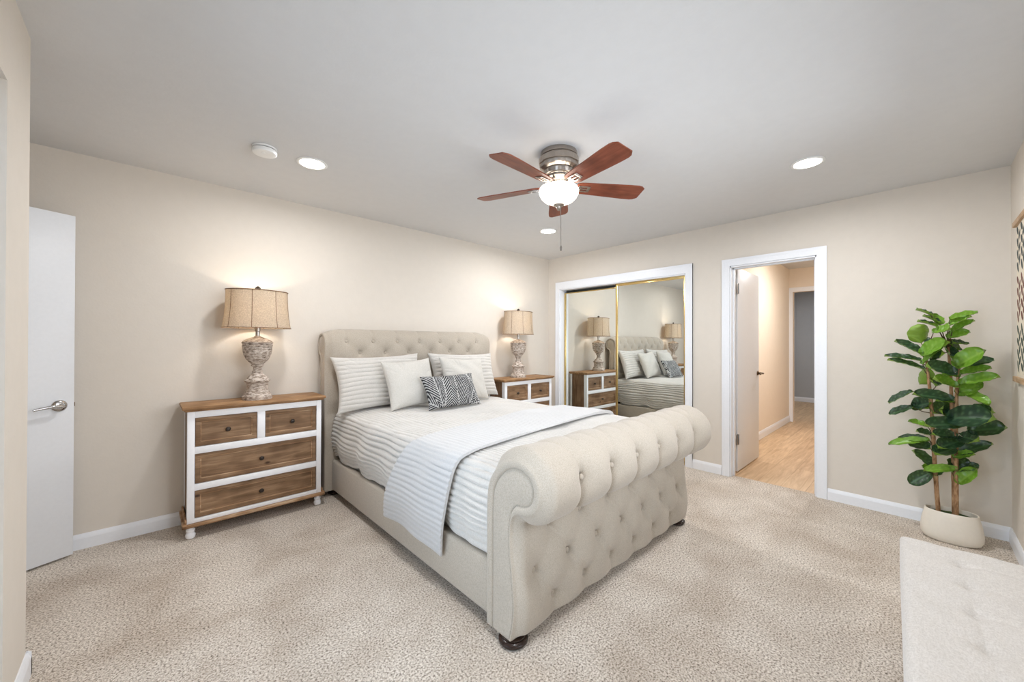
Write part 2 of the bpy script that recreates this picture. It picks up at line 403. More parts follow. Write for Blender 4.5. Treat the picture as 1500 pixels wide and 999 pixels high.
struct('trim_7', boxes([(0.035, 0.07, CY0+0.012, ym+0.016, CZ-0.032, CZ-0.012), (0.03, 0.115, CY0+0.012, CY1-0.012, 0.0, 0.02)], 0.002), M['brass'])
struct('wall_closet', boxes([(0.6, 0.66, -2.0, 0.0, 0, H)]), M['wall'], smooth=False)

# hinged door into the hallway
def lever(parent, base, out, along, mat, rr=0.036):
    """rosette + stem + curved lever. out/along: unit vectors"""
    b = Vector(base); o = Vector(out); a = Vector(along); u = Vector((0, 0, 1))
    def disc(c, r, t, n=28):
        V = []
        prof = [(r*0.98, 0), (r, t*0.3), (r*0.82, t*0.8), (r*0.4, t), (0.001, t)]
        for i in range(n):
            q = 2*math.pi*i/n
            for (rad, h) in prof: V.append(c+(a*math.cos(q)+u*math.sin(q))*rad+o*h)
        return V, grid_faces(n, len(prof), closed_u=True)
    h = obj('door_handle', fixn(disc(b, rr, 0.014)), mat, parent)
    path = [b+o*0.010, b+o*0.045, b+o*0.055+a*0.012, b+o*0.056+a*0.05+u*0.004, b+o*0.054+a*0.09-u*0.002, b+o*0.052+a*0.118-u*0.008]
    obj('lever', fixn(tube(path, [0.011, 0.010, 0.011, 0.0085, 0.0075, 0.006], 12)), mat, h)
    return h
t = thing('door_4', '', '', (0.17, -2.33, 0), kind='structure')
obj('door_slab', boxes([(0.175, 0.905, -2.325, -2.290, 0.012, 2.03)], 0.002), M['door'], t)
lever(t, (0.855, -2.325, 0.95), (0, -1, 0), (-1, 0, 0), M['bronze'], 0.026)
for z in (0.33, 1.82):
    obj('hinge', boxes([(0.128, 0.176, -2.331, -2.326, z-0.05, z+0.05), (0.166, 0.180, -2.338, -2.322, z-0.05, z+0.05)], 0.001), M['steel'], t)
# bedroom entry door standing open against the headboard wall
hx, hy = -5.07, -0.418; ex, ey = -4.386, -0.089
d = Vector((ex-hx, ey-hy, 0)).normalized(); nrm = Vector((d.y, -d.x, 0))
t = thing('door_1', '', '', (hx, hy, 0), kind='structure')
L = math.hypot(ex-hx, ey-hy)
def along_box(s0, s1, n0, n1, z0, z1, bev=0.002):
    bm = bmesh.new(); box(bm, s0, s1, n0, n1, z0, z1, bev)
    mt = Matrix(((d.x, nrm.x, 0, hx), (d.y, nrm.y, 0, hy), (0, 0, 1, 0), (0, 0, 0, 1)))
    bmesh.ops.transform(bm, matrix=mt, verts=bm.verts); return bm
obj('door_slab', along_box(0, L, -0.036, 0.0, 0.012, 2.03), M['door'], t)
hb = Vector((hx, hy, 0))+d*(L-0.062)+Vector((0, 0, 0.905))
h = lever(t, hb, nrm, -d, M['chrome'], 0.033)
obj('latch', along_box(L-0.001, L+0.008, -0.026, -0.010, 0.893, 0.917, 0.002), M['bronze'], t)
# sliding glass door to outside (left wall)
t = thing('window_1', '', '', (-4.46, (SY0+SY1)/2, 0), kind='structure')
l = []
for (a, b) in ((SY0, SY0+0.05), (SY1-0.05, SY1), ((SY0+SY1)/2-0.03, (SY0+SY1)/2+0.03)): l.append((-4.57, -4.51, a, b, 0.0, SZ))
l += [(-4.57, -4.51, SY0, SY1, SZ-0.05, SZ), (-4.57, -4.51, SY0, SY1, 0, 0.04)]
obj('window_frame', boxes(l, 0.003), M['daylight_frame'], t)
obj('pane', boxes([(-4.542, -4.538, SY0+0.03, SY1-0.03, 0.03, SZ-0.03)]), M['glass'], t, smooth=False)
t = thing('added_window', '', '', ((WX0+WX1)/2, -4.06, WZ0), kind='structure')  # unseen window above the bench, added so light reaches the footboard front
obj('window_frame', boxes([(WX0, WX0+0.04, -4.08, -4.03, WZ0, WZ1), (WX1-0.04, WX1, -4.08, -4.03, WZ0, WZ1), (WX0, WX1, -4.08, -4.03, WZ0, WZ0+0.04), (WX0, WX1, -4.08, -4.03, WZ1-0.04, WZ1), ((WX0+WX1)/2-0.02, (WX0+WX1)/2+0.02, -4.08, -4.03, WZ0, WZ1)], 0.002), M['daylight_frame'], t)
obj('pane', boxes([(WX0+0.03, WX1-0.03, -4.057, -4.053, WZ0+0.03, WZ1-0.03)]), M['glass'], t, smooth=False)
# pale patio outside, so that the glass looks out on something
struct('ground', boxes([(-9.0, -4.53, -7, -1.35, -0.10, -0.03)]), plain('patio_concrete', (190, 192, 196), 0.9, bump=0.3), smooth=False)

# ------------------------------------------------------------------ tufting
def tuft(X, S, buttons, segs, puff, sig, seamd, seamw, big=1.0):
    h = np.ones_like(X)
    for (bx, bs) in buttons:
        r2_ = (X-bx)**2+(S-bs)**2; h *= 1-0.55*np.exp(-r2_/(sig*sig))-0.45*np.exp(-r2_/(0.016**2))
    h = h*puff
    for (ax, as_, bx, bs, k_) in segs:
        vx, vs = bx-ax, bs-as_; L2 = vx*vx+vs*vs+1e-9
        t_ = np.clip(((X-ax)*vx+(S-as_)*vs)/L2, 0, 1)
        dd = (X-ax-t_*vx)**2+(S-as_-t_*vs)**2
        h = h-k_*seamd*(0.65*np.exp(-dd/seamw**2)+0.35*np.exp(-dd/(3.2*seamw)**2))*(1-0.0*t_)
    return h

def scroll_board(root, name, prof, x0, x1, nprof, fn, side, ends):
    """prof: closed-ish profile list of (y,z) going inner-base -> roll -> front-base. fn(X,S,P)->displacement"""
    P, s = smoothcurve(prof, nprof)
    tg = np.gradient(P, axis=0); tg /= np.linalg.norm(tg, axis=1)[:, None]
    nm = np.stack([tg[:, 1], -tg[:, 0]], 1)*side
    nx = 260
    xs = np.linspace(x0+0.012, x1-0.012, nx)
    X, S = np.meshgrid(xs, s, indexing='ij')
    D = fn(X, S, P, s)
    edge = np.clip(np.minimum(X-(x0+0.012), (x1-0.012)-X)/0.05, 0, 1); D = D*np.sin(edge*math.pi/2)
    Y = P[None, :, 0]+nm[None, :, 0]*D; Z = P[None, :, 1]+nm[None, :, 1]*D
    V = [tuple(v) for v in np.stack([X, Y, Z], -1).reshape(-1, 3)]
    F = grid_faces(nx, nprof)
    for j in range(nx-1): F.append((j*nprof, (j+1)*nprof, (j+1)*nprof+nprof-1, j*nprof+nprof-1))
    # end caps: rings
    for (xe, sg, row) in ((x0, 1, 0), (x1, -1, nx-1)):
        prev = [row*nprof+j for j in range(nprof)]
        ring_defs = [(0.004, 0.004), (0.012, 0.0), (0.030, 0.0), (0.036, 0.004), (0.040, 0.011), (0.044, 0.006), (0.052, 0.003)]
        wgt = ends(P, s)
        for (off, xo) in ring_defs:
            o = len(V)
            for j in range(nprof):
                q = P[j]-nm[j]*off*wgt[j]; V.append((xe+sg*xo, q[0], q[1]))
            cur = list(range(o, o+nprof))
            for j in range(nprof-1): F.append((prev[j], prev[j+1], cur[j+1], cur[j]))
            F.append((prev[-1], prev[0], cur[0], cur[-1]))
            prev = cur
        F.append(tuple(prev))
    bm = fixn((V, F)); bmesh.ops.triangulate(bm, faces=[f for f in bm.faces if len(f.verts) > 4])
    return obj(name, bm, M['linen'], root, sharp=50), P, s, nm
def near_s(P, s, y, z): return s[np.argmin((P[:, 0]-y)**2+(P[:, 1]-z)**2)]
BTN = None
def button_at(root, pos, nrm_):
    global BTN
    if BTN is None:
        V, F = lathe([(0.0125, 0), (0.0135, 0.003), (0.011, 0.007), (0.006, 0.009), (0.0005, 0.0095)], 16)
        BTN = bpy.data.meshes.new('button'); BTN.from_pydata(V, [], F); BTN.materials.append(M['linen'])
        BTN.polygons.foreach_set('use_smooth', [True]*len(BTN.polygons))
    o = bpy.data.objects.new('button', BTN); C.objects.link(o); o.parent = root
    q = Vector((0, 0, 1)).rotation_difference(Vector(nrm_)); o.rotation_mode = 'QUATERNION'; o.rotation_quaternion = q
    off = BED; o.location = Vector(pos)-Vector(BED)
    return o

BED = (-2.12, -1.2, 0)
bed = thing('sleigh_bed', 'large upholstered sleigh bed with button-tufted oatmeal linen headboard and rolled footboard', 'bed', BED)
# footboard
fprof = [(-2.234, 0.040), (-2.234, 0.2), (-2.234, 0.4), (-2.235, 0.58), (-2.252, 0.67), (-2.30, 0.74), (-2.365, 0.785), (-2.44, 0.80), (-2.515, 0.775), (-2.555, 0.72), (-2.555, 0.655), (-2.525, 0.603), (-2.475, 0.578), (-2.428, 0.57),
         (-2.40, 0.545), (-2.392, 0.48), (-2.395, 0.40), (-2.408, 0.30), (-2.418, 0.20), (-2.412, 0.11), (-2.395, 0.040)]
CX = -2.12; PX = 0.237
FX0, FX1 = -2.97, -1.27
rowI = [CX+PX*k_ for k_ in range(-3, 4)]; rowH = [CX+PX*(k_+0.5) for k_ in range(-3, 3)]
FB = {}
def fdisp(X, S, P, s):
    sj = near_s(P, s, -2.428, 0.57)
    s_top = near_s(P, s, -2.45, 0.80); s_rf = near_s(P, s, -2.548, 0.70); sa = near_s(P, s, -2.395, 0.45); sb = near_s(P, s, -2.408, 0.285); scc = near_s(P, s, -2.415, 0.13)
    s_in = near_s(P, s, -2.31, 0.75)
    FB['rows'] = [(rowI, s_in), (rowH, s_rf), (rowH, sa), (rowI, sb), (rowH, scc)]
    btn = [(x, v) for r_, v in FB['rows'] for x in r_]
    segs = []
    for x in rowH: segs.append((x, s_rf, x, sj+0.01, 2.4)); segs.append((x, sj, x, sa, 1.3))
    for x in rowI:
        for xh in rowH:
            if abs(x-xh) < PX*0.6:
                segs.append((x, s_in, xh, s_rf, 0.45)); segs.append((xh, sa, x, sb, 0.60 if x > xh else 0.2)); segs.append((x, sb, xh, scc, 0.60 if x < xh else 0.2))
    for x in rowH: segs.append((x, scc, x, s[-1], 0.6))
    fr = S > sj
    for x in rowI: segs.append((x, s_in, x, s_in-0.06, 0.8)); segs.append((x+0.006, sb, x+0.012, sb+0.06, 0.5))
    for x in rowH: segs.append((x+0.004, sa, x+0.02, sa+0.05, 0.4))
    D = tuft(X, S, btn, segs, 0.046, 0.068, 0.014, 0.011)
    # only from the inner roll outward; flat inner side
    m = np.clip((S-(s_in-0.10))/0.10, 0, 1); D = D*m
    # crease at the junction of roll and front
    D = D-0.012*np.exp(-((S-sj)/0.012)**2)
    D = np.where(fr, D*(1+0.12*np.clip((S-sj)/0.06, 0, 1))-0.021*np.clip((S-sj)/0.06, 0, 1), D)
    D = D*np.clip((s[-1]-S)/0.03, 0, 1)
    return D
def fend(P, s):
    sj = near_s(P, s, -2.428, 0.57)
    return np.where(s > sj, 1.0-0.72*np.clip((s-sj)/0.04, 0, 1), 1.0)
fb, P, s, nm = scroll_board(bed, 'footboard', fprof, FX0, FX1, 190, fdisp, 1, fend)
for ri, (r_, v) in enumerate(FB['rows']):
    j = int(np.argmin(abs(s-v))); of = 0.001 if ri < 2 else -0.022
    for x in r_:
        button_at(bed, (x, P[j, 0]+nm[j, 0]*of, P[j, 1]+nm[j, 1]*of), (0, nm[j, 0], nm[j, 1]))
# headboard
hprof = [(-0.075, 0.05), (-0.075, 0.5), (-0.08, 1.0), (-0.085, 1.13), (-0.075, 1.165), (-0.045, 1.18), (-0.024, 1.22), (-0.022, 1.29), (-0.045, 1.335), (-0.095, 1.358), (-0.15, 1.350), (-0.188, 1.312),
         (-0.200, 1.26), (-0.195, 1.15), (-0.19, 1.0), (-0.195, 0.8), (-0.20, 0.6), (-0.205, 0.3), (-0.205, 0.05)]
HB = {}
hI = [-2.14+0.233*k_ for k_ in range(-3, 4)]; hH = [-2.14+0.233*(k_+0.5) for k_ in range(-3, 3)]
def hdisp(X, S, P, s):
    v = [near_s(P, s, -0.2, z) for z in (1.29, 1.185, 1.06, 0.93)]
    HB['rows'] = [(hI, v[0]), (hH, v[1]), (hI, v[2]), (hH, v[3])]
    btn = [(x, q) for r_, q in HB['rows'] for x in r_]; segs = []
    for a in range(3):
        for x in HB['rows'][a][0]:
            for x2 in HB['rows'][a+1][0]:
                if abs(x-x2) < 0.15: segs.append((x, v[a], x2, v[a+1], 0.15))
    st = near_s(P, s, -0.095, 1.368)
    for x in hI: segs.append((x, v[0], x, st+0.02, 0.5))
    D = tuft(X, S, btn, segs, 0.036, 0.060, 0.012, 0.010)
    D = D*np.clip((S-st+0.06)/0.06, 0, 1)
    D = np.where(S > v[3]+0.15, D*np.clip(1-(S-v[3]-0.15)/0.1, 0, 1), D)
    ew = np.clip(np.minimum(X+3.01, -1.23-X)/0.16, 0, 1); return D*ew**0.7
def hend(P, s): return np.full(len(s), 0.62)
hb_, P, s, nm = scroll_board(bed, 'headboard', hprof, -3.01, -1.235, 170, hdisp, 1, hend)
for r_, v in HB['rows'][:2]:
    j = int(np.argmin(abs(s-v)))
    for x in r_: button_at(bed, (x, P[j, 0]+nm[j, 0]*0.001, P[j, 1]+nm[j, 1]*0.001), (0, nm[j, 0], nm[j, 1]))
# rails
def soft_box(x0, x1, y0, y1, z0, z1, bev, seg=4):
    bm = bmesh.new(); box(bm, x0, x1, y0, y1, z0, z1, bev, seg); return bm
obj('side_rail', soft_box(-2.952, -2.895, -2.262, -0.20, 0.055, 0.305, 0.018), M['linen'], bed)
obj('side_rail', soft_box(-1.345, -1.288, -2.262, -0.20, 0.055, 0.305, 0.018), M['linen'], bed)
foot = [(0.044, 0.0), (0.056, 0.003), (0.063, 0.012), (0.063, 0.020), (0.056, 0.028), (0.048, 0.030), (0.052, 0.033), (0.052, 0.038), (0.045, 0.0405)]
for (x, y) in ((-2.922, -2.362), (-1.325, -2.362), (-2.90, -0.14), (-1.34, -0.14)):
    obj('bun_foot', fixn(lathe(foot, 36, cx=x, cy=y, cz=0)), M['dark_wood'], bed)

# ------------------------------------------------------------------ mattress and covers
bm = bmesh.new(); box(bm, -2.885, -1.355, -2.20, -0.235, 0.24, 0.655, 0.05, 4)
tag(obj('mattress', bm, M['white_linen']), 'thick white mattress inside the sleigh bed, under the ribbed duvet', 'mattress')

def cover_profile(x0, x1, ztop, zl, zr, n, crown=0.012, rad=0.10):
    """(x,z) curve from left hem over the top to the right hem"""
    pts = [(x0+0.012, zl), (x0-0.010, zl+(ztop-zl)*0.3), (x0-0.004, ztop-rad-0.05), (x0+0.022, ztop-rad*0.42), (x0+rad*0.85, ztop-0.006), (x0+0.30, ztop+crown*0.6), ((x0+x1)/2, ztop+crown),
           (x1-0.30, ztop+crown*0.6), (x1-rad*0.85, ztop-0.006), (x1-0.022, ztop-rad*0.42), (x1+0.004, ztop-rad-0.05), (x1+0.010, zr+(ztop-zr)*0.3), (x1-0.012, zr)]
    return smoothcurve(pts, n)
def smooth_noise(A, B, seed, sc_):
    r = np.random.default_rng(seed); o = np.zeros_like(A)
    for _ in range(9):
        a, b, p = r.normal(0, sc_), r.normal(0, sc_), r.uniform(0, 6.28); o += np.sin(A*a+B*b+p)
    return o/9**0.5
def cloth(name, prof, s, yfun, ny, rib, amp, thick, mat, wave, parent=None, hemfun=None):
    P = prof; tg = np.gradient(P, axis=0); tg /= np.linalg.norm(tg, axis=1)[:, None]; nm = np.stack([-tg[:, 1], tg[:, 0]], 1)
    nu = len(s); V2 = np.linspace(0, 1, ny); Sg, Vg = np.meshgrid(s, V2, indexing='ij')
    Yg = yfun(Sg, Vg, s)
    ph = Sg/rib+wave*smooth_noise(Sg*2.5, Yg, 3, 4.0)
    hang = (np.abs(nm[:, 0])[:, None])**1.0
    D = amp*(np.abs(np.sin(math.pi*ph))**0.6)*(0.55+0.45*hang)*(1+0.25*smooth_noise(Sg, Yg*1.0, 8, 14))
    D = D+0.006*smooth_noise(Sg, Yg, 5, 6)*1.0+hang*0.010*smooth_noise(Sg*0.4, Yg, 6, 9)
    if hemfun is not None:
        DX, DZ = hemfun(Sg, Vg, s)
    else: DX = DZ = 0
    X = P[:, 0][:, None]+nm[:, 0][:, None]*D+DX; Z = P[:, 1][:, None]+nm[:, 1][:, None]*D+DZ
    top = np.stack([X, Yg, Z], -1).reshape(-1, 3)
    X2 = P[:, 0][:, None]-nm[:, 0][:, None]*thick+DX+0*Yg; Z2 = P[:, 1][:, None]-nm[:, 1][:, None]*thick+DZ+0*Yg
    bot = np.stack([X2, Yg, Z2], -1).reshape(-1, 3)
    F = grid_faces(nu, ny); n0 = nu*ny; F2 = [tuple(i+n0 for i in f[::-1]) for f in F]
    E_ = []
    for j in range(ny-1): E_.append((j, j+1, n0+j+1, n0+j)); a = (nu-1)*ny; E_.append((a+j+1, a+j, n0+a+j, n0+a+j+1))
    for i in range(nu-1): E_.append((i*ny, n0+i*ny, n0+(i+1)*ny, (i+1)*ny)); q = ny-1; E_.append((i*ny+q, (i+1)*ny+q, n0+(i+1)*ny+q, n0+i*ny+q))
    return obj(name, fixn(([tuple(v) for v in np.concatenate([top, bot])], F+F2+E_)), mat, parent, sharp=75)
P, s = cover_profile(-2.935, -1.305, 0.70, 0.318, 0.318, 560)
def yf(S, V_, s_):
    hang = np.clip(np.minimum(S, s_[-1]-S)/0.30, 0, 1)
    y0 = -0.215-0.0*hang; return y0+(-2.235-y0)*V_
def hem1(S, V_, s_):
    e = np.minimum(S, s_[-1]-S); f = np.clip(1-e/0.2, 0, 1)
    dz = f*(0.012*np.sin(V_*31+1)+0.010*np.sin(V_*57))
    return 0*S, np.maximum(dz, -0.004)
tag(cloth('duvet', P, s, yf, 240, 0.032, 0.0138, 0.010, M['plush'], 0.32, hemfun=hem1), 'white ribbed plush duvet covering the whole bed down to the side rails', 'duvet')
P, s = cover_profile(-2.975, -1.285, 0.730, 0.215, 0.24, 460, rad=0.11)
def yr(S, V_, s_):
    q = np.clip(S/0.52, 0, 1); qr = np.clip((S-0.55)/1.3, 0, 1)
    ya = -1.27-0.27*q**1.2+0.15*qr; yb = -1.885-0.11*q**0.9+0.15*qr
    return ya+(yb-ya)*V_
def hem(S, V_, s_):
    f = np.clip(1-S/0.45, 0, 1)
    return -0.018*f, f**2*(-0.02+0.05*np.abs(V_-0.5)*0)+f**2*0.018*np.sin(V_*3.2+0.4)
tag(cloth('bed_runner', P, s, yr, 150, 0.030, 0.0060, 0.010, M['runner'], 0.16, hemfun=hem), 'white ribbed throw laid across the bed near the footboard, hanging over the left rail', 'throw blanket')

# ------------------------------------------------------------------ pillows
def pillow(name, w_, h_, t_, mat, base, lean, yaw=0, roll=0, rib=0, amp=0.006, seed=1, n=110, colfn=None, sag=0.03, piping=False):
    u = np.linspace(-1, 1, n); U, V_ = np.meshgrid(u, u, indexing='ij')
    pin = 0.10
    X = U*(1-pin*(1-np.abs(V_)**2.2)*np.abs(U)**1.5)*w_/2; Z = V_*(1-pin*(1-np.abs(U)**2.2)*np.abs(V_)**1.5)*h_/2
    Tk = t_/2*((1-np.abs(U)**2.6)*(1-np.abs(V_)**2.6))**0.42
    wr = smooth_noise(U, V_, seed, 5)*0.006*np.clip(Tk/(t_/2), 0, 1)
    cr = 0
    for k_ in range(10):
        a = np.random.default_rng(seed*31+k_); cu, cv = a.choice([-1, 1]), a.uniform(-1, 1)
        if k_ % 2: cu, cv = cv, cu
        dx, dy = U-cu, V_-cv; ang = a.uniform(-0.5, 0.5); dirx, diry = -cu*math.cos(ang)-cv*0.2, -cv*math.cos(ang)*0.8+math.sin(ang)*0.3
        nn = math.hypot(dirx, diry)+1e-6; al = (dx*dirx+dy*diry)/nn; pe = (dx*diry-dy*dirx)/nn
        cr = cr-0.005*np.exp(-(pe/0.035)**2)*np.exp(-(al/0.35)**2)*(al > -0.05)
    front = Tk+wr+cr*np.clip(Tk*20, 0, 1)
    if rib: front = front+amp*(np.abs(np.sin(math.pi*(Z/rib+0.15*smooth_noise(U, V_, seed+9, 3))))**0.6)*np.clip(Tk*30, 0.25, 1)
    Z = Z-sag*h_*np.abs(U)**2*0+0
    Vf = np.stack([X, -front, Z], -1).reshape(-1, 3); Vb = np.stack([X, Tk+0.001, Z], -1).reshape(-1, 3)
    F = grid_faces(n, n); n0 = n*n; F2 = [tuple(i+n0 for i in f[::-1]) for f in F]; E_ = []
    for j in range(n-1):
        E_ += [(j, j+1, n0+j+1, n0+j), ((n-1)*n+j+1, (n-1)*n+j, n0+(n-1)*n+j, n0+(n-1)*n+j+1), (j*n, n0+j*n, n0+(j+1)*n, (j+1)*n), (j*n+n-1, (j+1)*n+n-1, n0+(j+1)*n+n-1, n0+j*n+n-1)]
    Vv = np.concatenate([Vf, Vb]); Vv[:, 2] += h_/2
    mt = Matrix.Rotation(yaw, 4, 'Z') @ Matrix.Rotation(-lean, 4, 'X') @ Matrix.Rotation(roll, 4, 'Y')
    me = bpy.data.meshes.new(name); me.from_pydata([tuple(v) for v in Vv], [], F+F2+E_); me.transform(mt)
    bm = bmesh.new(); bm.from_mesh(me); bmesh.ops.recalc_face_normals(bm, faces=bm.faces); bm.to_mesh(me); bm.free()
    o = bpy.data.objects.new(name, me); C.objects.link(o); me.materials.append(mat); me.polygons.foreach_set('use_smooth', [True]*len(me.polygons))
    me.set_sharp_from_angle(angle=R(80)); o.location = base
    if colfn is not None:
        col = colfn(U, V_, w_, h_).reshape(-1, 3); allc = np.concatenate([col, col]); a = me.color_attributes.new('pattern', 'FLOAT_COLOR', 'POINT')
        a.data.foreach_set('color', np.concatenate([allc, np.ones((len(allc), 1))], 1).ravel())
    return o
ZT = 0.730
tag(pillow('bed_pillow', 0.80, 0.47, 0.15, M['plush'], (-2.580, -0.40, ZT-0.012), R(17), roll=R(-1.5), rib=0.036, amp=0.008, seed=2, n=170), 'large white ribbed pillow against headboard, nearest the chest left of the bed', 'pillow')
tag(pillow('bed_pillow', 0.80, 0.47, 0.15, M['plush'], (-1.690, -0.40, ZT-0.010), R(17), roll=R(1.0), rib=0.036, amp=0.008, seed=3, n=170), 'large white ribbed pillow against headboard, on the side of the bed nearest the mirrored closet', 'pillow')
tag(pillow('cushion', 0.47, 0.43, 0.14, M['white_linen'], (-2.40, -0.62, ZT), R(22), roll=R(-3), seed=5), 'plain white square cushion leaning on the left ribbed pillow, behind the leaf-print cushion', 'cushion')
tag(pillow('cushion', 0.50, 0.43, 0.14, M['white_linen'], (-1.84, -0.60, ZT), R(22), roll=R(3), seed=6), 'plain white square cushion leaning on the right ribbed pillow, closest to the mirrored closet', 'cushion')
def fronds(U, V_, w_, h_):
    x = U*w_/2; z = V_*h_/2; out = np.zeros(U.shape)
    dark = np.array(lin((46, 46, 48))[:3]); light = np.array(lin((196, 196, 194))[:3])
    val = np.full(U.shape, 0.5); best = np.full(U.shape, 9.0)
    for (ox, oz, ang, cv) in ((-0.13, -0.18, 108, 0.6), (-0.13, -0.18, 150, 0.2), (-0.13, -0.18, 74, -0.5), (0.02, -0.20, 92, 0.3), (0.10, -0.20, 60, 0.3), (0.26, -0.16, 112, 0.5), (0.02, -0.2, 20, 0.4), (0.28, 0.02, 135, 0.3), (0.24, -0.22, 84, 0.2)):
        a = R(ang); dx, dz = math.cos(a), math.sin(a); al = (x-ox)*dx+(z-oz)*dz; pe = (x-ox)*(-dz)+(z-oz)*dx+cv*al*al
        m = (al > 0); wd = np.where(m, np.abs(pe), 9); stripe = np.sin(2*math.pi*(al-np.abs(pe)*1.25)/0.026)
        v = np.where(np.abs(pe) < 0.0035, 1.0, np.where(stripe > 0.25, 0.85, 0.0))
        take = wd < best-0.004; val = np.where(take, v, val); best = np.where(take, wd, best)
    val = np.clip(val*(0.92+0.15*smooth_noise(x, z, 4, 60)), 0, 1)
    return dark+(light-dark)*val[..., None]
tag(pillow('cushion', 0.53, 0.31, 0.11, M['pattern_cloth'], (-2.14, -0.83, ZT-0.004), R(30), roll=R(-1), yaw=R(-3), seed=8, n=260, colfn=fronds), 'dark grey oblong cushion with a palm leaf print, in front of the white cushions', 'cushion')

# ------------------------------------------------------------------ nightstands
def make_chest():
    t = thing('nightstand', 'white and rustic brown wooden chest of drawers left of the bed, under the larger looking lamp', 'nightstand', (0, 0, 0), world=False)
    hw = 0.405; yf_ = -0.315; yb = -0.02      # front plane and back
    fr = []
    # front frame pieces (white)
    fr += [(-hw, -0.367, yf_, yf_+0.022, 0.100, 0.826), (0.371, hw, yf_, yf_+0.022, 0.100, 0.826)]
    fr += [(-0.367, 0.371, yf_, yf_+0.022, 0.783, 0.826), (-0.367, 0.371, yf_, yf_+0.022, 0.547, 0.592), (-0.367, 0.371, yf_, yf_+0.022, 0.308, 0.350), (-0.367, 0.371, yf_, yf_+0.022, 0.100, 0.126)]
    fr += [(-0.022, 0.026, yf_, yf_+0.022, 0.592, 0.783)]
    fr += [(-hw, -hw+0.02, yf_+0.02, yf_+0.05, 0.1, 0.826), (hw-0.02, hw, yf_+0.02, yf_+0.05, 0.1, 0.826), (-hw, -hw+0.02, yb-0.03, yb, 0.1, 0.826), (hw-0.02, hw, yb-0.03, yb, 0.1, 0.826)]
    obj('frame', boxes(fr, 0.0015), M['white_wood'], t)
    for sg in (-1, 1):
        x0, x1 = sorted((sg*(hw-0.004), sg*(hw-0.018)))
        obj('side_panel', boxes([(x0, x1, yf_+0.05, yb-0.03, 0.10, 0.826)], 0.001), M['wood_z'], t)
    obj('back_panel', boxes([(-hw+0.02, hw-0.02, yb-0.012, yb-0.002, 0.1, 0.826)]), M['wood'], t)
    bm = boxes([(-0.432, 0.432, -0.342, yb+0.004, 0.838, 0.858)], 0.005); box(bm, -0.420, 0.420, -0.330, yb, 0.826, 0.840, 0.004)
    obj('top', bm, M['wood_top'], t)
    bm = bmesh.new()
    V = []; prof = [(0.0, 0.078), (0.026, 0.078), (0.028, 0.092), (0.018, 0.108), (0.006, 0.124), (0.0, 0.126)]
    box(bm, -hw-0.024, hw+0.024, yf_-0.022, yf_+0.0, 0.078, 0.100, 0.005)
    for sg in (-1, 1):
        x0, x1 = sorted((sg*hw, sg*(hw+0.024))); box(bm, x0, x1, yf_-0.022, yb, 0.078, 0.106, 0.005); x0, x1 = sorted((sg*hw, sg*(hw+0.012))); box(bm, x0, x1, yf_-0.004, yb, 0.104, 0.132, 0.005)
    box(bm, -hw, hw, yf_, yb, 0.082, 0.098)
    obj('base_moulding', bm, M['wood_edge'], t)
    for (x0, x1, z0, z1) in ((-0.367, -0.022, 0.592, 0.783), (0.026, 0.371, 0.592, 0.783), (-0.367, 0.371, 0.350, 0.547), (-0.367, 0.371, 0.126, 0.308)):
        g = 0.003; a, b, c, e = x0+g, x1-g, z0+g, z1-g; y = yf_+0.006; bw = 0.026
        bm = bmesh.new(); box(bm, a, b, y+0.010, yb-0.04, c, e)                       # recessed panel and drawer body
        for q in ((a, b, y, y+0.012, c, c+bw), (a, b, y, y+0.012, e-bw, e), (a, a+bw, y, y+0.012, c+bw, e-bw), (b-bw, b, y, y+0.012, c+bw, e-bw)): box(bm, *q, bev=0.002)
        dr = obj('drawer', bm, M['wood'], t)
        bead = 0.005; A, B, Cc, E_ = a+bw, b-bw, c+bw, e-bw
        obj('bead_moulding', boxes([(A, B, y+0.003, y+0.012, Cc, Cc+bead), (A, B, y+0.003, y+0.012, E_-bead, E_), (A, A+bead, y+0.003, y+0.012, Cc, E_), (B-bead, B, y+0.003, y+0.012, Cc, E_)], 0.0015), M['wood_edge'], dr)
        kx, kz = (x0+x1)/2+0.003, (z0+z1)/2-0.002
        V, F = lathe([(0.006, 0), (0.006, 0.010), (0.013, 0.015), (0.0155, 0.021), (0.011, 0.027), (0.001, 0.029)], 24)
        V = [(kx+v[0], y+0.010-v[2], kz+v[1]) for v in V]; obj('knob', fixn((V, F)), M['knob'], dr)
    fp = [(0.016, 0.0), (0.024, 0.006), (0.027, 0.020), (0.024, 0.034), (0.017, 0.040), (0.022, 0.046), (0.024, 0.056), (0.018, 0.066), (0.020, 0.080)]
    for (x, y) in ((-0.385, -0.295), (0.385, -0.295), (-0.385, -0.05), (0.385, -0.05)):
        obj('foot', fixn(lathe(fp, 24, cx=x, cy=y)), M['white_wood'], t)
    return t
ns = make_chest(); ns.location = (-3.475, 0, 0)
ns['label'] = 'white and brown wooden chest of drawers left of the bed, beside the open white door'
ns2 = copy_tree(ns); ns2.location = (-0.705, 0, 0)
ns2['label'] = 'white and brown wooden chest in the room corner, beside the mirrored closet doors'
for o in (ns, ns2): o['group'] = 'matching rustic nightstands'

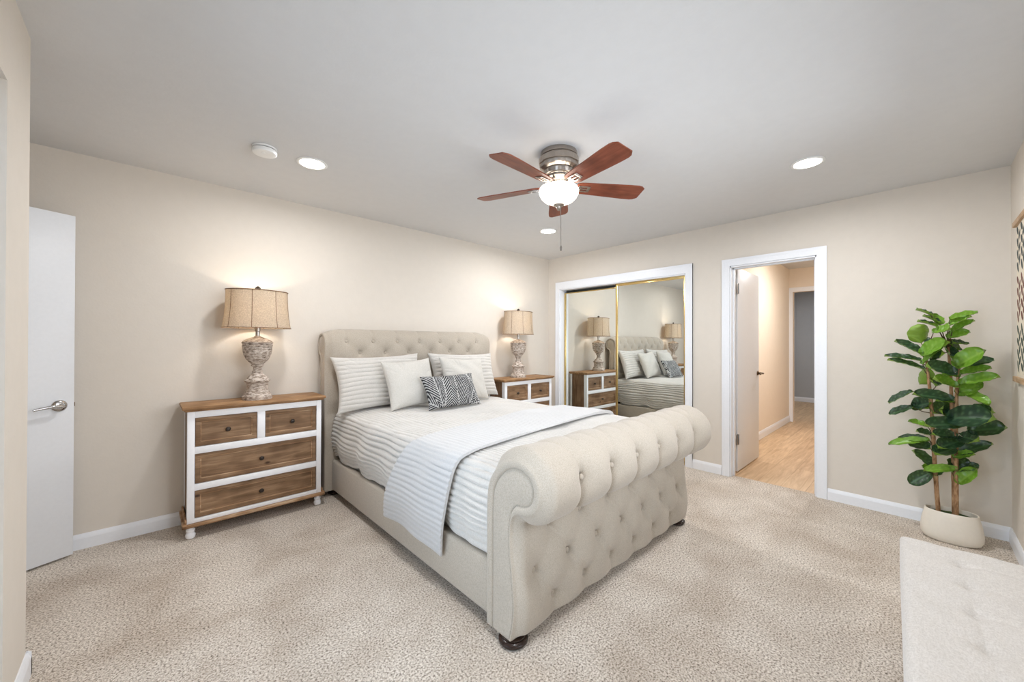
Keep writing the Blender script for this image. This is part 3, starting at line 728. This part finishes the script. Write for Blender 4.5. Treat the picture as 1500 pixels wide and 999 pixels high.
# ------------------------------------------------------------------ table lamps
def make_lamp():
    t = thing('table_lamp', '', 'table lamp', (0, 0, 0), world=False)
    bm = bmesh.new(); 
    pl = lathe([(0.06, 0), (0.094, 0), (0.096, 0.010), (0.094, 0.026), (0.086, 0.032), (0.084, 0.040), (0.075, 0.052), (0.069, 0.075), (0.067, 0.118), (0.072, 0.126), (0.081, 0.131), (0.081, 0.140),
                (0.070, 0.146), (0.066, 0.156), (0.050, 0.172), (0.036, 0.186), (0.031, 0.196), (0.035, 0.202), (0.035, 0.207), (0.028, 0.212), (0.027, 0.234), (0.030, 0.240), (0.041, 0.246), (0.041, 0.252), (0.036, 0.256)], 64)
    obj('lamp_base', fixn(pl), M['urn'], t)
    def flute(r, z, a):
        if 0.275 < z < 0.385: return r*(1+0.035*abs(math.sin(a*7))-0.02)
        return r
    cup = lathe([(0.034, 0.254), (0.040, 0.262), (0.055, 0.276), (0.072, 0.298), (0.084, 0.325), (0.090, 0.352), (0.091, 0.383), (0.094, 0.388), (0.097, 0.394), (0.094, 0.400), (0.091, 0.404), (0.098, 0.412), (0.099, 0.420),
                 (0.094, 0.425), (0.080, 0.436), (0.058, 0.448), (0.034, 0.456), (0.022, 0.462), (0.020, 0.468)], 84, mod=flute)
    u_ = obj('urn', fixn(cup), M['urn'], t)
    obj('lamp_neck', fixn(lathe([(0.014, 0.462), (0.014, 0.50), (0.019, 0.504), (0.019, 0.535), (0.012, 0.54)], 24)), M['nickel'], t)
    obj('bulb', fixn(lathe([(0.012, 0.54), (0.014, 0.56), (0.028, 0.60), (0.030, 0.62), (0.020, 0.645), (0.002, 0.652)], 24)), M['bulb'], t)
    # oval shade with eight softly scalloped panels, open top and bottom
    z0, z1, n, m = 0.525, 0.800, 96, 16; V = []; F = []
    for lay in (0, 1):
        for i in range(n):
            a = 2*math.pi*i/n
            for j in range(m):
                q = j/(m-1); hw_ = 0.217-0.022*(1-(1-q)**1.8) if False else 0.196+0.021*(1-q)**2.2; hd = 0.142+0.016*(1-q)**2.2
                rr = 1-0.012*abs(math.sin(4*a+math.pi/2))**0.5*0+(-0.018+0.018*abs(math.sin(4*(a+0.3)))**0.6); rr -= lay*0.009
                V.append((hw_*rr*math.cos(a), hd*rr*math.sin(a), z0+(z1-z0)*q-0.006*(1-abs(math.sin(4*(a+0.3))))*(q > 0.5)))
    g = grid_faces(n, m, closed_u=True); F = g+[tuple(i+n*m for i in f[::-1]) for f in g]
    for i in range(n):
        k2 = (i+1) % n
        for e in (0, m-1): F.append((i*m+e, k2*m+e, n*m+k2*m+e, n*m+i*m+e))
    sh = obj('lamp_shade', fixn((V, F)), M['shade'], t, sharp=70)
    def ringpath(q, hwid, hdep, zz): return [(hwid*math.cos(a)*(1-0.018+0.018*abs(math.sin(4*(a+0.3)))**0.6), hdep*math.sin(a)*(1-0.018+0.018*abs(math.sin(4*(a+0.3)))**0.6), zz) for a in np.linspace(0, 2*math.pi, 97)]
    trim = merge(tube(ringpath(1, 0.197, 0.143, z1-0.002), 0.0035, 6, False), tube(ringpath(0, 0.218, 0.159, z0+0.001), 0.003, 6, False))
    seams = []
    for k_ in range(8):
        a = k_*math.pi/4-0.3; seams.append(tube([((0.196+0.021*(1-q)**2.2)*0.984*math.cos(a), (0.142+0.016*(1-q)**2.2)*0.984*math.sin(a), z0+(z1-z0)*q) for q in np.linspace(0, 1, 12)], 0.0022, 6))
    obj('shade_trim', fixn(merge(trim, *seams)), M['wood_z'], sh)
    fin = lathe([(0.006, 0.798), (0.006, 0.815), (0.018, 0.818), (0.019, 0.823), (0.010, 0.832), (0.002, 0.838)], 20)
    harp = tube([(0, 0, 0.80), (0.19, 0, 0.796)], 0.002, 6); harp2 = tube([(0, 0, 0.80), (-0.19, 0, 0.796)], 0.002, 6)
    obj('finial', fixn(merge(fin, harp, harp2)), M['knob'], t)
    ld = bpy.data.lights.new('lamp_light', 'POINT'); ld.energy = TABLE_W; ld.color = (1.0, 0.87, 0.70); ld.shadow_soft_size = 0.032
    lo = bpy.data.objects.new('lamp_light', ld); C.objects.link(lo); lo.location = (0, 0, 0.69); lo.parent = t
    return t
lp = make_lamp(); lp.location = (-3.475, -0.18, 0.858)
lp2 = copy_tree(lp); lp2.location = (-0.775, -0.19, 0.858)
lp['label'] = 'lit urn table lamp with oval burlap shade, on the chest left of the bed'
lp2['label'] = 'lit urn table lamp with burlap shade, on the corner chest by the closet'
for o in (lp, lp2): o['group'] = 'matching urn table lamps'

# ------------------------------------------------------------------ ceiling fan
FN = (-2.247, -2.048, 2.44)
fan = thing('ceiling_fan', 'flush mount ceiling fan with five reddish brown blades, brushed nickel motor and lit frosted bowl', 'ceiling fan', FN)
x, y = FN[0], FN[1]
obj('motor_housing', fixn(lathe([(0.100, 2.4395), (0.110, 2.438), (0.112, 2.432), (0.112, 2.412), (0.106, 2.410), (0.106, 2.406), (0.118, 2.402), (0.122, 2.396), (0.122, 2.366), (0.115, 2.363), (0.115, 2.357), (0.119, 2.354), (0.116, 2.342), (0.098, 2.330), (0.090, 2.328), (0.090, 2.322), (0.094, 2.320), (0.088, 2.300), (0.076, 2.297), (0.07, 2.292)], 96, cx=x, cy=y, mod=lambda r, z, a: r*(1-0.035*(abs(math.sin(a*5))**6)) if z < 2.4 and z > 2.3 else r)), M['nickel'], fan, sharp=24)
obj('blade_hub', fixn(lathe([(0.06, 2.296), (0.074, 2.292), (0.076, 2.280), (0.058, 2.272), (0.05, 2.262), (0.046, 2.244), (0.06, 2.232), (0.06, 2.224)], 48, cx=x, cy=y)), M['nickel'], fan)
obj('light_bowl', fixn(lathe([(0.062, 2.232), (0.092, 2.230), (0.114, 2.222), (0.121, 2.208), (0.119, 2.190), (0.108, 2.168), (0.088, 2.148), (0.058, 2.133), (0.030, 2.126), (0.004, 2.124)], 64, cx=x, cy=y)), M['globe'], fan)
obj('bowl_finial', fixn(lathe([(0.004, 2.128), (0.032, 2.127), (0.034, 2.121), (0.026, 2.115), (0.014, 2.110), (0.010, 2.102), (0.013, 2.096), (0.008, 2.088), (0.001, 2.085)], 32, cx=x, cy=y)), M['nickel'], fan)
obj('pull_chain', fixn(merge(tube([(x+0.005, y-0.012, 2.12), (x+0.005, y-0.013, 2.0), (x+0.006, y-0.013, 1.872)], 0.0021, 6), lathe([(0.001, 1.84), (0.006, 1.843), (0.0065, 1.862), (0.003, 1.872)], 12, cx=x+0.006, cy=y-0.013))), plain('dull_chain_metal', (104, 98, 92), 0.6, 0.3), fan)
blade0 = iron0 = None
for q in range(5):
    a = R(40+72*q)
    if blade0 is None:
        n = 20; out = []; r0, r1 = 0.112, 0.545
        top = []; bot = []
        for i in range(n+1):
            tt = i/n; xx = r0+(r1-r0)*tt; ww = 0.054+0.018*min(1, tt*1.3)
            if tt > 0.90: ww *= max(0.0, 1-((tt-0.90)/0.10)**2.2*0.32)
            if tt < 0.06: ww *= 0.80+0.20*tt/0.06
            top.append((xx, ww)); bot.append((xx, -ww*0.93-0.004*tt))
        outline = top+bot[::-1]; V = [(p[0], p[1], 0.003) for p in outline]+[(p[0], p[1], -0.003) for p in outline]; m = len(outline)
        F = [tuple(range(m)), tuple(range(m, 2*m))[::-1]]+[(i, i+m, (i+1) % m+m, (i+1) % m) for i in range(m)]
        bm = fixn((V, F)); blade0 = obj('fan_blade', bm, M['blade'], None, sharp=30)
        arm = tube([(0.055, 0, 0.038), (0.09, 0, 0.008), (0.12, 0, -0.006)], [0.009, 0.008, 0.008], 8)
        bm = fixn(arm); 
        box(bm, 0.108, 0.132, -0.014, 0.014, -0.011, -0.003, 0.002); box(bm, 0.125, 0.185, -0.028, -0.018, -0.009, -0.003, 0.002); box(bm, 0.125, 0.185, 0.018, 0.028, -0.009, -0.003, 0.002)
        box(bm, 0.180, 0.198, -0.026, 0.026, -0.009, -0.003, 0.002); box(bm, 0.120, 0.136, -0.028, 0.028, -0.009, -0.003, 0.002); box(bm, 0.130, 0.185, -0.004, 0.004, -0.008, -0.003, 0.001)
        iron0 = obj('blade_bracket', bm, M['nickel'], blade0, sharp=30); b = blade0
    else:
        b = blade0.copy(); C.objects.link(b); i_ = iron0.copy(); C.objects.link(i_); i_.parent = b
    b.parent = fan; b.location = (0, 0, 2.262-2.44); b.rotation_mode = 'XYZ'
    b.matrix_local = Matrix.Translation((0, 0, -0.203)) @ Matrix.Rotation(a, 4, 'Z') @ Matrix.Rotation(R(-12), 4, 'X')

# ------------------------------------------------------------------ downlights, smoke detector
def downlight(x, y, label, z=H, watt=None):
    t = thing('recessed_light', label, 'ceiling light', (x, y, z), 'recessed ceiling lights')
    obj('trim_ring', fixn(lathe([(0.070, z-0.0005), (0.090, z-0.001), (0.091, z-0.004), (0.084, z-0.008), (0.074, z-0.0075), (0.071, z-0.004)], 48, cx=x, cy=y, cap=False)), M['plastic'], t)
    obj('lens', fixn(lathe([(0.073, z-0.001), (0.073, z-0.006), (0.04, z-0.0075), (0.001, z-0.008)], 48, cx=x, cy=y)), M['downlight'], t)
    area('downlight_lamp', (0, 0, -0.012), (0, 0, 0), 0.14, 0.14, watt or DOWNLIGHT_W, (0.96, 0.97, 1.0), 'DISK', 175, parent=t)
    return t
downlight(-3.30, -0.86, 'round recessed ceiling light beside the smoke detector', watt=12)
downlight(-1.00, -3.07, 'round recessed ceiling light on the right, near the doorway and plant', watt=15)
downlight(-1.06, -0.92, 'round recessed ceiling light just below the fan in view, near the room corner')
downlight(-3.20, -3.07, 'round recessed ceiling light above the camera side of the room', watt=13)
downlight(1.9, -2.95, 'round recessed ceiling light in the hallway', 2.50, HALL_W)  # unseen lamp, put in to light the hall
downlight(5.0, -2.1, 'round recessed ceiling light in the far grey room', 2.50, 14)  # unseen lamp, added because the far room came out too dark
x, y = -3.566, -0.875
t = thing('smoke_detector', 'small round white smoke detector on the ceiling left of a recessed light', 'smoke detector', (x, y, H))
obj('detector_base', fixn(lathe([(0.05, H-0.0005), (0.064, H-0.001), (0.064, H-0.010), (0.058, H-0.012)], 40, cx=x, cy=y)), M['plastic'], t)
obj('vent_slots', fixn(lathe([(0.055, H-0.011), (0.0595, H-0.012), (0.0595, H-0.016), (0.055, H-0.017)], 40, cx=x, cy=y)), M['black'], t)
obj('detector_cover', fixn(lathe([(0.052, H-0.0155), (0.064, H-0.016), (0.065, H-0.028), (0.061, H-0.036), (0.050, H-0.040), (0.02, H-0.041), (0.001, H-0.041)], 40, cx=x, cy=y)), M['plastic'], t)
obj('test_button', fixn(lathe([(0.010, H-0.040), (0.010, H-0.043), (0.001, H-0.0435)], 20, cx=x-0.012, cy=y-0.02)), M['black'] if False else M['plastic'], t)

# ------------------------------------------------------------------ bench
bx0, bx1, by0, by1 = -3.05, -1.69, -3.895, -3.500
t = thing('upholstered_bench', 'low bench with pale linen button-tufted top against the wall, beside the potted plant', 'bench', ((bx0+bx1)/2, (by0+by1)/2, 0))
BR = Matrix.Translation((bx1, by1, 0)) @ Matrix.Rotation(R(2.0), 4, 'Z') @ Matrix.Translation((-bx1, -by1, 0)); t['_world'] = None; del t['_world']; t.location = (0, 0, 0); t.matrix_world = BR
nx_, ny_ = 220, 90
U, V_ = np.meshgrid(np.linspace(0, 1, nx_), np.linspace(0, 1, ny_), indexing='ij')
Xb = bx0+(bx1-bx0)*U; Yb = by0+(by1-by0)*V_
ed = np.minimum(np.minimum(Xb-bx0, bx1-Xb), np.minimum(Yb-by0, by1-Yb)); rd = np.clip(ed/0.03, 0, 1); zz = 0.432+0.022*np.sqrt(1-(1-rd)**2)
zz += 0.010*np.clip(ed/0.15, 0, 1)
bb = [(bx1-0.17-0.187*i, by1-0.160) for i in range(7)]
for (px_, py_) in bb:
    rr = (Xb-px_)**2+(Yb-py_)**2; zz -= 0.016*np.exp(-rr/0.024**2)+0.007*np.exp(-rr/0.08**2)
    zz -= 0.003*np.exp(-((Yb-py_)/0.010)**2)*np.exp(-((Xb-px_)/0.10)**2)+0.003*np.exp(-((Xb-px_)/0.010)**2)*np.exp(-((Yb-py_+0.07)/0.08)**2)
zz += 0.002*smooth_noise(Xb, Yb, 4, 20)
Vt = [tuple(v) for v in np.stack([Xb, Yb, zz], -1).reshape(-1, 3)]; F = grid_faces(nx_, ny_)
per = [i*ny_ for i in range(nx_)]+[(nx_-1)*ny_+j for j in range(1, ny_)]+[i*ny_+ny_-1 for i in range(nx_-2, -1, -1)]+[j for j in range(ny_-2, 0, -1)]
o_ = len(Vt); Vt += [(Vt[i][0], Vt[i][1], 0.30) for i in per]; m = len(per)
F += [(per[i], per[(i+1) % m], o_+(i+1) % m, o_+i) for i in range(m)]+[tuple(range(o_, o_+m))]
obj('seat', fixn((Vt, F)), M['bench_linen'], t, sharp=60)
obj('seat_apron', boxes([(bx0+0.005, bx1-0.005, by0+0.005, by1-0.005, 0.23, 0.302)], 0.006), M['bench_linen'], t)
for (xx, yy) in ((bx0+0.06, by0+0.06), (bx1-0.06, by0+0.06), (bx0+0.06, by1-0.06), (bx1-0.06, by1-0.06)):
    obj('leg', fixn(lathe([(0.014, 0), (0.016, 0.004), (0.026, 0.235)], 20, cx=xx, cy=yy)), M['dark_wood'], t)

# ------------------------------------------------------------------ wall hanging
ax0, ax1, az0, az1 = -0.86, -0.255, 1.075, 1.99
t = thing('wall_hanging', 'canvas botanical wall hanging between two pale wooden rails, on the wall beside the plant', 'wall art', ((ax0+ax1)/2, -3.955, az0))
na, nb = 150, 230
U, V_ = np.meshgrid(np.linspace(0, 1, na), np.linspace(0, 1, nb), indexing='ij'); xx = ax0+0.012+(ax1-ax0-0.024)*U; zz = az0+(az1-az0)*V_
cream = np.array(lin((226, 216, 198))[:3]); col = np.tile(cream, U.shape+(1,))
r_ = np.random.default_rng(5)
for gi in range(3):
    for gj in range(4):
        cx_ = ax1-0.085-0.15*gj; cz_ = az0+0.16+0.295*gi
        cc = [np.array(lin(q)[:3]) for q in ((64, 76, 66), (112, 74, 64), (70, 76, 74))][gi]
        mask = (np.abs(xx-cx_-0.01*np.sin((zz-cz_)*20)) < 0.003) & (np.abs(zz-cz_) < 0.13)
        for k_ in range(7):
            sz = (k_-3)*0.036; sg = -1 if k_ % 2 else 1; lx = cx_+sg*0.034; lz = cz_+sz+0.02; an = sg*0.7+r_.uniform(-0.3, 0.3)
            du = (xx-lx)*math.cos(an)+(zz-lz)*math.sin(an); dv = -(xx-lx)*math.sin(an)+(zz-lz)*math.cos(an)
            mask |= (du/0.042)**2+(dv/0.019)**2 < 1
        col[mask] = cc
yy = -3.9625+0.002*np.sin(xx*9)
Vf = np.stack([xx, yy, zz], -1).reshape(-1, 3); Vk = Vf.copy(); Vk[:, 1] -= 0.0015; F = grid_faces(na, nb); n0 = na*nb; F2 = [tuple(i+n0 for i in f[::-1]) for f in F]; E_ = []
for j in range(nb-1): E_ += [(j, j+1, n0+j+1, n0+j), ((na-1)*nb+j+1, (na-1)*nb+j, n0+(na-1)*nb+j, n0+(na-1)*nb+j+1)]
for i in range(na-1): E_ += [(i*nb, n0+i*nb, n0+(i+1)*nb, (i+1)*nb), (i*nb+nb-1, (i+1)*nb+nb-1, n0+(i+1)*nb+nb-1, n0+i*nb+nb-1)]
cv = obj('canvas', ([tuple(v) for v in np.concatenate([Vf, Vk])], F+F2+E_), M['canvas'], t)
a = cv.data.color_attributes.new('pattern', 'FLOAT_COLOR', 'POINT'); cc = np.concatenate([col.reshape(-1, 3)]*2); a.data.foreach_set('color', np.concatenate([cc, np.ones((len(cc), 1))], 1).ravel())
rail_wood = wood('pale_hanger_wood', ((176, 142, 106), (196, 164, 130), (210, 182, 150)), knots=False)
for z in (az0-0.02, az1-0.008): obj('hanging_rail', boxes([(ax0, ax1, -3.969, -3.948, z, z+0.03)], 0.003), rail_wood, t)

# ------------------------------------------------------------------ potted fiddle leaf fig
PB = (-0.265, -3.70, 0)
t = thing('potted_fig', 'tall fiddle leaf fig with three slim trunks in an oblong cream pot, in the corner', 'potted plant', PB)
n = 72; V = []
pp = [(0.04, 0.0), (0.095, 0.0), (0.113, 0.012), (0.123, 0.035), (0.124, 0.07), (0.119, 0.12), (0.110, 0.165), (0.105, 0.192), (0.102, 0.194), (0.099, 0.190), (0.104, 0.15), (0.09, 0.13)]
for i in range(n):
    a_ = 2*math.pi*i/n; ca, sa = math.cos(a_), math.sin(a_); e = 2/2.4
    for (r_, z) in pp: V.append((PB[0]+0.72*r_*math.copysign(abs(ca)**e, ca), PB[1]+1.12*r_*math.copysign(abs(sa)**e, sa), z))
F = grid_faces(n, len(pp), closed_u=True); F.append(tuple(i*len(pp) for i in range(n))); F.append(tuple(i*len(pp)+len(pp)-1 for i in range(n)))
obj('pot', fixn((V, F)), M['pot'], t)
V = []; n = 40
for i in range(n):
    a_ = 2*math.pi*i/n
    for q in range(8):
        rr = q/7; V.append((PB[0]+0.072*rr*math.cos(a_), PB[1]+0.112*rr*math.sin(a_), 0.166+0.006*math.sin(i*1.7+q*2.3)*(rr < 0.95)))
obj('moss', fixn((V, grid_faces(n, 8, closed_u=True))), M['moss'], t)
stems = [[(-0.26, -3.645, 0.15), (-0.262, -3.628, 0.5), (-0.26, -3.615, 0.85), (-0.262, -3.598, 1.10), (-0.262, -3.588, 1.24)],
         [(-0.245, -3.715, 0.15), (-0.240, -3.712, 0.5), (-0.24, -3.705, 0.85), (-0.24, -3.70, 1.08), (-0.24, -3.69, 1.26)],
         [(-0.262, -3.722, 0.15), (-0.262, -3.722, 0.45), (-0.262, -3.722, 0.80), (-0.264, -3.728, 1.02), (-0.262, -3.738, 1.20)]]
for st in stems:
    c_, _ = smoothcurve(st, 40); rad = [0.0115-0.0055*(i/39)**2+0.0014*(i % 9 == 0) for i in range(40)]
    obj('trunk', fixn(tube([tuple(p) for p in c_], rad, 12)), M['bark'], t)
# LEAVES: (base_y, base_z, tip_y, tip_z, depth_base, depth_tip, width, visible part, bright)
LEAVES = [
    (-3.617, 1.466, -3.546, 1.515, -0.27, -0.22, 0.07, 0.25, 0), (-3.652, 1.412, -3.578, 1.47, -0.27, -0.24, 0.07, 0.3, 0), (-3.639, 1.4, -3.631, 1.472, -0.27, -0.22, 0.082, 0.8, 1),
    (-3.641, 1.392, -3.552, 1.432, -0.27, -0.27, 0.07, 0.25, 0), (-3.695, 1.434, -3.813, 1.48, -0.27, -0.23, 0.071, 0.5, 1), (-3.685, 1.39, -3.784, 1.453, -0.27, -0.29, 0.07, 0.4, 1),
    (-3.706, 1.358, -3.798, 1.426, -0.27, -0.27, 0.071, 0.5, 1), (-3.625, 1.355, -3.699, 1.373, -0.27, -0.32, 0.079, 0.6, 1), (-3.569, 1.282, -3.566, 1.401, -0.27, -0.32, 0.125, 0.95, 0),
    (-3.569, 1.207, -3.444, 1.299, -0.27, -0.24, 0.097, 0.55, 0), (-3.574, 1.207, -3.684, 1.294, -0.27, -0.35, 0.119, 0.6, 1), (-3.684, 1.314, -3.78, 1.353, -0.27, -0.27, 0.089, 0.6, 1),
    (-3.706, 1.282, -3.77, 1.278, -0.27, -0.22, 0.07, 0.4, 0), (-3.568, 1.165, -3.395, 1.196, -0.27, -0.27, 0.07, 0.45, 0), (-3.58, 1.108, -3.413, 1.17, -0.27, -0.32, 0.071, 0.45, 0),
    (-3.574, 1.141, -3.684, 1.29, -0.27, -0.37, 0.071, 0.35, 1), (-3.721, 1.131, -3.836, 1.241, -0.27, -0.32, 0.119, 0.75, 1), (-3.726, 1.115, -3.675, 1.282, -0.27, -0.23, 0.089, 0.6, 0),
    (-3.742, 1.132, -3.875, 1.179, -0.27, -0.25, 0.089, 0.6, 0), (-3.716, 1.091, -3.59, 1.133, -0.27, -0.37, 0.119, 0.7, 0), (-3.742, 1.084, -3.864, 1.13, -0.27, -0.27, 0.083, 0.5, 1),
    (-3.736, 1.068, -3.661, 1.078, -0.27, -0.32, 0.07, 0.4, 1), (-3.736, 1.021, -3.891, 1.081, -0.27, -0.31, 0.097, 0.55, 1), (-3.721, 1.004, -3.623, 1.051, -0.27, -0.37, 0.099, 0.6, 1),
    (-3.731, 0.941, -3.829, 1.038, -0.27, -0.24, 0.103, 0.75, 1), (-3.736, 0.977, -3.851, 0.906, -0.27, -0.33, 0.091, 0.65, 1), (-3.599, 1.109, -3.563, 1.003, -0.27, -0.21, 0.089, 0.8, 0),
    (-3.71, 0.915, -3.534, 0.945, -0.27, -0.35, 0.101, 0.65, 0), (-3.71, 0.899, -3.634, 0.908, -0.27, -0.32, 0.07, 0.4, 1), (-3.531, 0.954, -3.414, 0.865, -0.27, -0.27, 0.071, 0.4, 0),
    (-3.607, 0.846, -3.53, 0.856, -0.27, -0.22, 0.093, 0.7, 0), (-3.531, 0.845, -3.417, 0.783, -0.27, -0.27, 0.07, 0.6, 0), (-3.635, 0.996, -3.597, 1.06, -0.27, -0.21, 0.089, 0.6, 0),
    (-3.618, 0.815, -3.697, 0.873, -0.27, -0.19, 0.105, 0.85, 0), (-3.619, 1.183, -3.672, 1.218, -0.27, -0.33, 0.089, 0.6, 0), (-3.711, 1.178, -3.682, 1.265, -0.27, -0.19, 0.089, 0.8, 0),
    (-3.647, 1.241, -3.551, 1.324, -0.27, -0.19, 0.079, 0.6, 0), (-3.674, 1.298, -3.741, 1.242, -0.27, -0.19, 0.07, 0.6, 0), (-3.697, 0.798, -3.866, 0.837, -0.27, -0.41, 0.16, 0.8, 0),
    (-3.772, 0.835, -3.869, 0.866, -0.27, -0.35, 0.113, 0.7, 0), (-3.777, 0.723, -3.918, 0.777, -0.27, -0.31, 0.123, 0.75, 0), (-3.749, 0.762, -3.587, 0.749, -0.27, -0.39, 0.112, 0.65, 0),
    (-3.601, 0.72, -3.508, 0.747, -0.27, -0.27, 0.07, 0.4, 1), (-3.61, 0.667, -3.544, 0.685, -0.27, -0.27, 0.079, 0.4, 0), (-3.607, 0.635, -3.416, 0.582, -0.27, -0.31, 0.07, 0.55, 1),
    (-3.607, 0.63, -3.461, 0.615, -0.27, -0.23, 0.079, 0.5, 0), (-3.613, 0.577, -3.514, 0.59, -0.27, -0.22, 0.094, 0.7, 0), (-3.726, 0.679, -3.618, 0.686, -0.27, -0.32, 0.088, 0.6, 0),
    (-3.749, 0.683, -3.811, 0.682, -0.27, -0.35, 0.107, 0.8, 0), (-3.743, 0.656, -3.644, 0.611, -0.27, -0.37, 0.104, 0.7, 0), (-3.726, 0.564, -3.867, 0.662, -0.27, -0.27, 0.088, 0.6, 0),
    (-3.709, 0.596, -3.63, 0.56, -0.27, -0.35, 0.11, 0.6, 0), (-3.711, 0.544, -3.797, 0.589, -0.27, -0.31, 0.07, 0.5, 1), (-3.622, 0.452, -3.528, 0.55, -0.27, -0.27, 0.099, 0.6, 0),
    (-3.613, 0.422, -3.515, 0.328, -0.27, -0.29, 0.095, 0.9, 0), (-3.6, 0.437, -3.569, 0.457, -0.27, -0.27, 0.07, 0.6, 1), (-3.726, 0.472, -3.581, 0.446, -0.27, -0.35, 0.07, 0.6, 1),
    (-3.703, 0.444, -3.693, 0.52, -0.27, -0.22, 0.074, 0.8, 0), (-3.726, 0.45, -3.763, 0.534, -0.27, -0.21, 0.083, 0.8, 0), (-3.731, 0.381, -3.806, 0.496, -0.27, -0.29, 0.088, 0.75, 1),
    (-3.749, 0.464, -3.817, 0.511, -0.27, -0.25, 0.079, 0.5, 0), (-3.631, 0.4, -3.662, 0.448, -0.27, -0.25, 0.092, 0.5, 0), (-3.619, 0.887, -3.531, 0.843, -0.27, -0.22, 0.113, 0.7, 0),
    (-3.644, 0.844, -3.694, 0.808, -0.27, -0.21, 0.107, 0.8, 0)]
def leaf(b, tip, wd, vis, bright, flip):
    b = Vector(b); tp = Vector(tip); tp = b+(tp-b)*1.03; tp.x = min(tp.x, -0.03); ax = (tp-b); Lf = ax.length; ax.normalize()
    dep = Vector((-0.78, -0.62*0 , 0.0)) ; dep = Vector((1, 0.15, 0)).normalized(); dep = (dep-ax*dep.dot(ax)).normalized(); upv = ax.cross(dep).normalized()
    if upv.z < 0: upv = -upv
    Wv = (upv*vis+dep*math.sqrt(max(0, 1-vis*vis))).normalized(); N = ax.cross(Wv).normalized()
    if N.z < 0: N = -N
    if flip: N = -N
    nu, nv = 18, 11; V = []; colr = []
    for i in range(nu):
        q = i/(nu-1); hw_ = wd*0.50*max(0.0, 1-abs(2*q**0.82-1)**2.3)**0.55*(0.78+0.30*q)
        if i == 0: hw_ = 0.002
        for j in range(nv):
            v = -1+2*j/(nv-1); vein = 0.004*abs(math.sin(q*math.pi*6-abs(v)*2.2))*(abs(v) > 0.08)
            drop = -0.10*Lf*(q-0.4)**2*1.6; cup_ = 0.22*wd*v*v; rip = 0.003*math.sin(q*17+v*2)*abs(v)
            p = b+ax*(Lf*q)+Wv*(hw_*v)+N*((drop+cup_+rip+vein)*(1 if not flip else -1)); V.append(tuple(p))
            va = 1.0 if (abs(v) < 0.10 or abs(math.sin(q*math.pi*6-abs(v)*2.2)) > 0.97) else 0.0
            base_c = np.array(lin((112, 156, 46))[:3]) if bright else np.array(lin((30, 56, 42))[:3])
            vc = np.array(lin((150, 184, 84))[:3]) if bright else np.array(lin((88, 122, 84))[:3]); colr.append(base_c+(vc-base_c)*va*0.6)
    F = grid_faces(nu, nv)
    # orient so that the counter-clockwise side faces +N
    a0, a1, a2 = Vector(V[F[60][0]]), Vector(V[F[60][1]]), Vector(V[F[60][2]])
    if (a1-a0).cross(a2-a0).dot(N*(1)) < 0: F = [f[::-1] for f in F]
    return V, F, colr
allV, allF, allC = [], [], []
M['stalk'] = plain('brown_stalk', (92, 74, 50), 0.7)
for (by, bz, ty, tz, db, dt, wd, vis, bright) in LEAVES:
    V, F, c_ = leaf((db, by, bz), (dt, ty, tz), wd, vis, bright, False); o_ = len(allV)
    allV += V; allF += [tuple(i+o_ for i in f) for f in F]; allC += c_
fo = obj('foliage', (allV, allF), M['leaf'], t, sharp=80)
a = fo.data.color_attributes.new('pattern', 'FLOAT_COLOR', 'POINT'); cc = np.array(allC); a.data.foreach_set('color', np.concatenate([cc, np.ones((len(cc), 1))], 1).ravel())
# leaf stalks back to the nearest trunk
pts = []
for st in stems:
    c_, _ = smoothcurve(st, 60); pts += [tuple(p) for p in c_[12:]]
pts = np.array(pts); tubes = []
for (by, bz, ty, tz, db, dt, wd, vis, bright) in LEAVES:
    b = np.array((db, by, bz)); dd = np.linalg.norm(pts-b-np.array((0, 0, -0.03)), axis=1); j = int(np.argmin(dd)); q = pts[j]
    mid = (b+q)/2+np.array((0, 0, -0.008)); obj('leaf_stalk', fixn(tube([tuple(q), tuple(mid), tuple(b)], [0.004, 0.003, 0.002], 6)), M['stalk'], t)


for r_ in ROOTS:
    if '_world' in r_: del r_['_world']
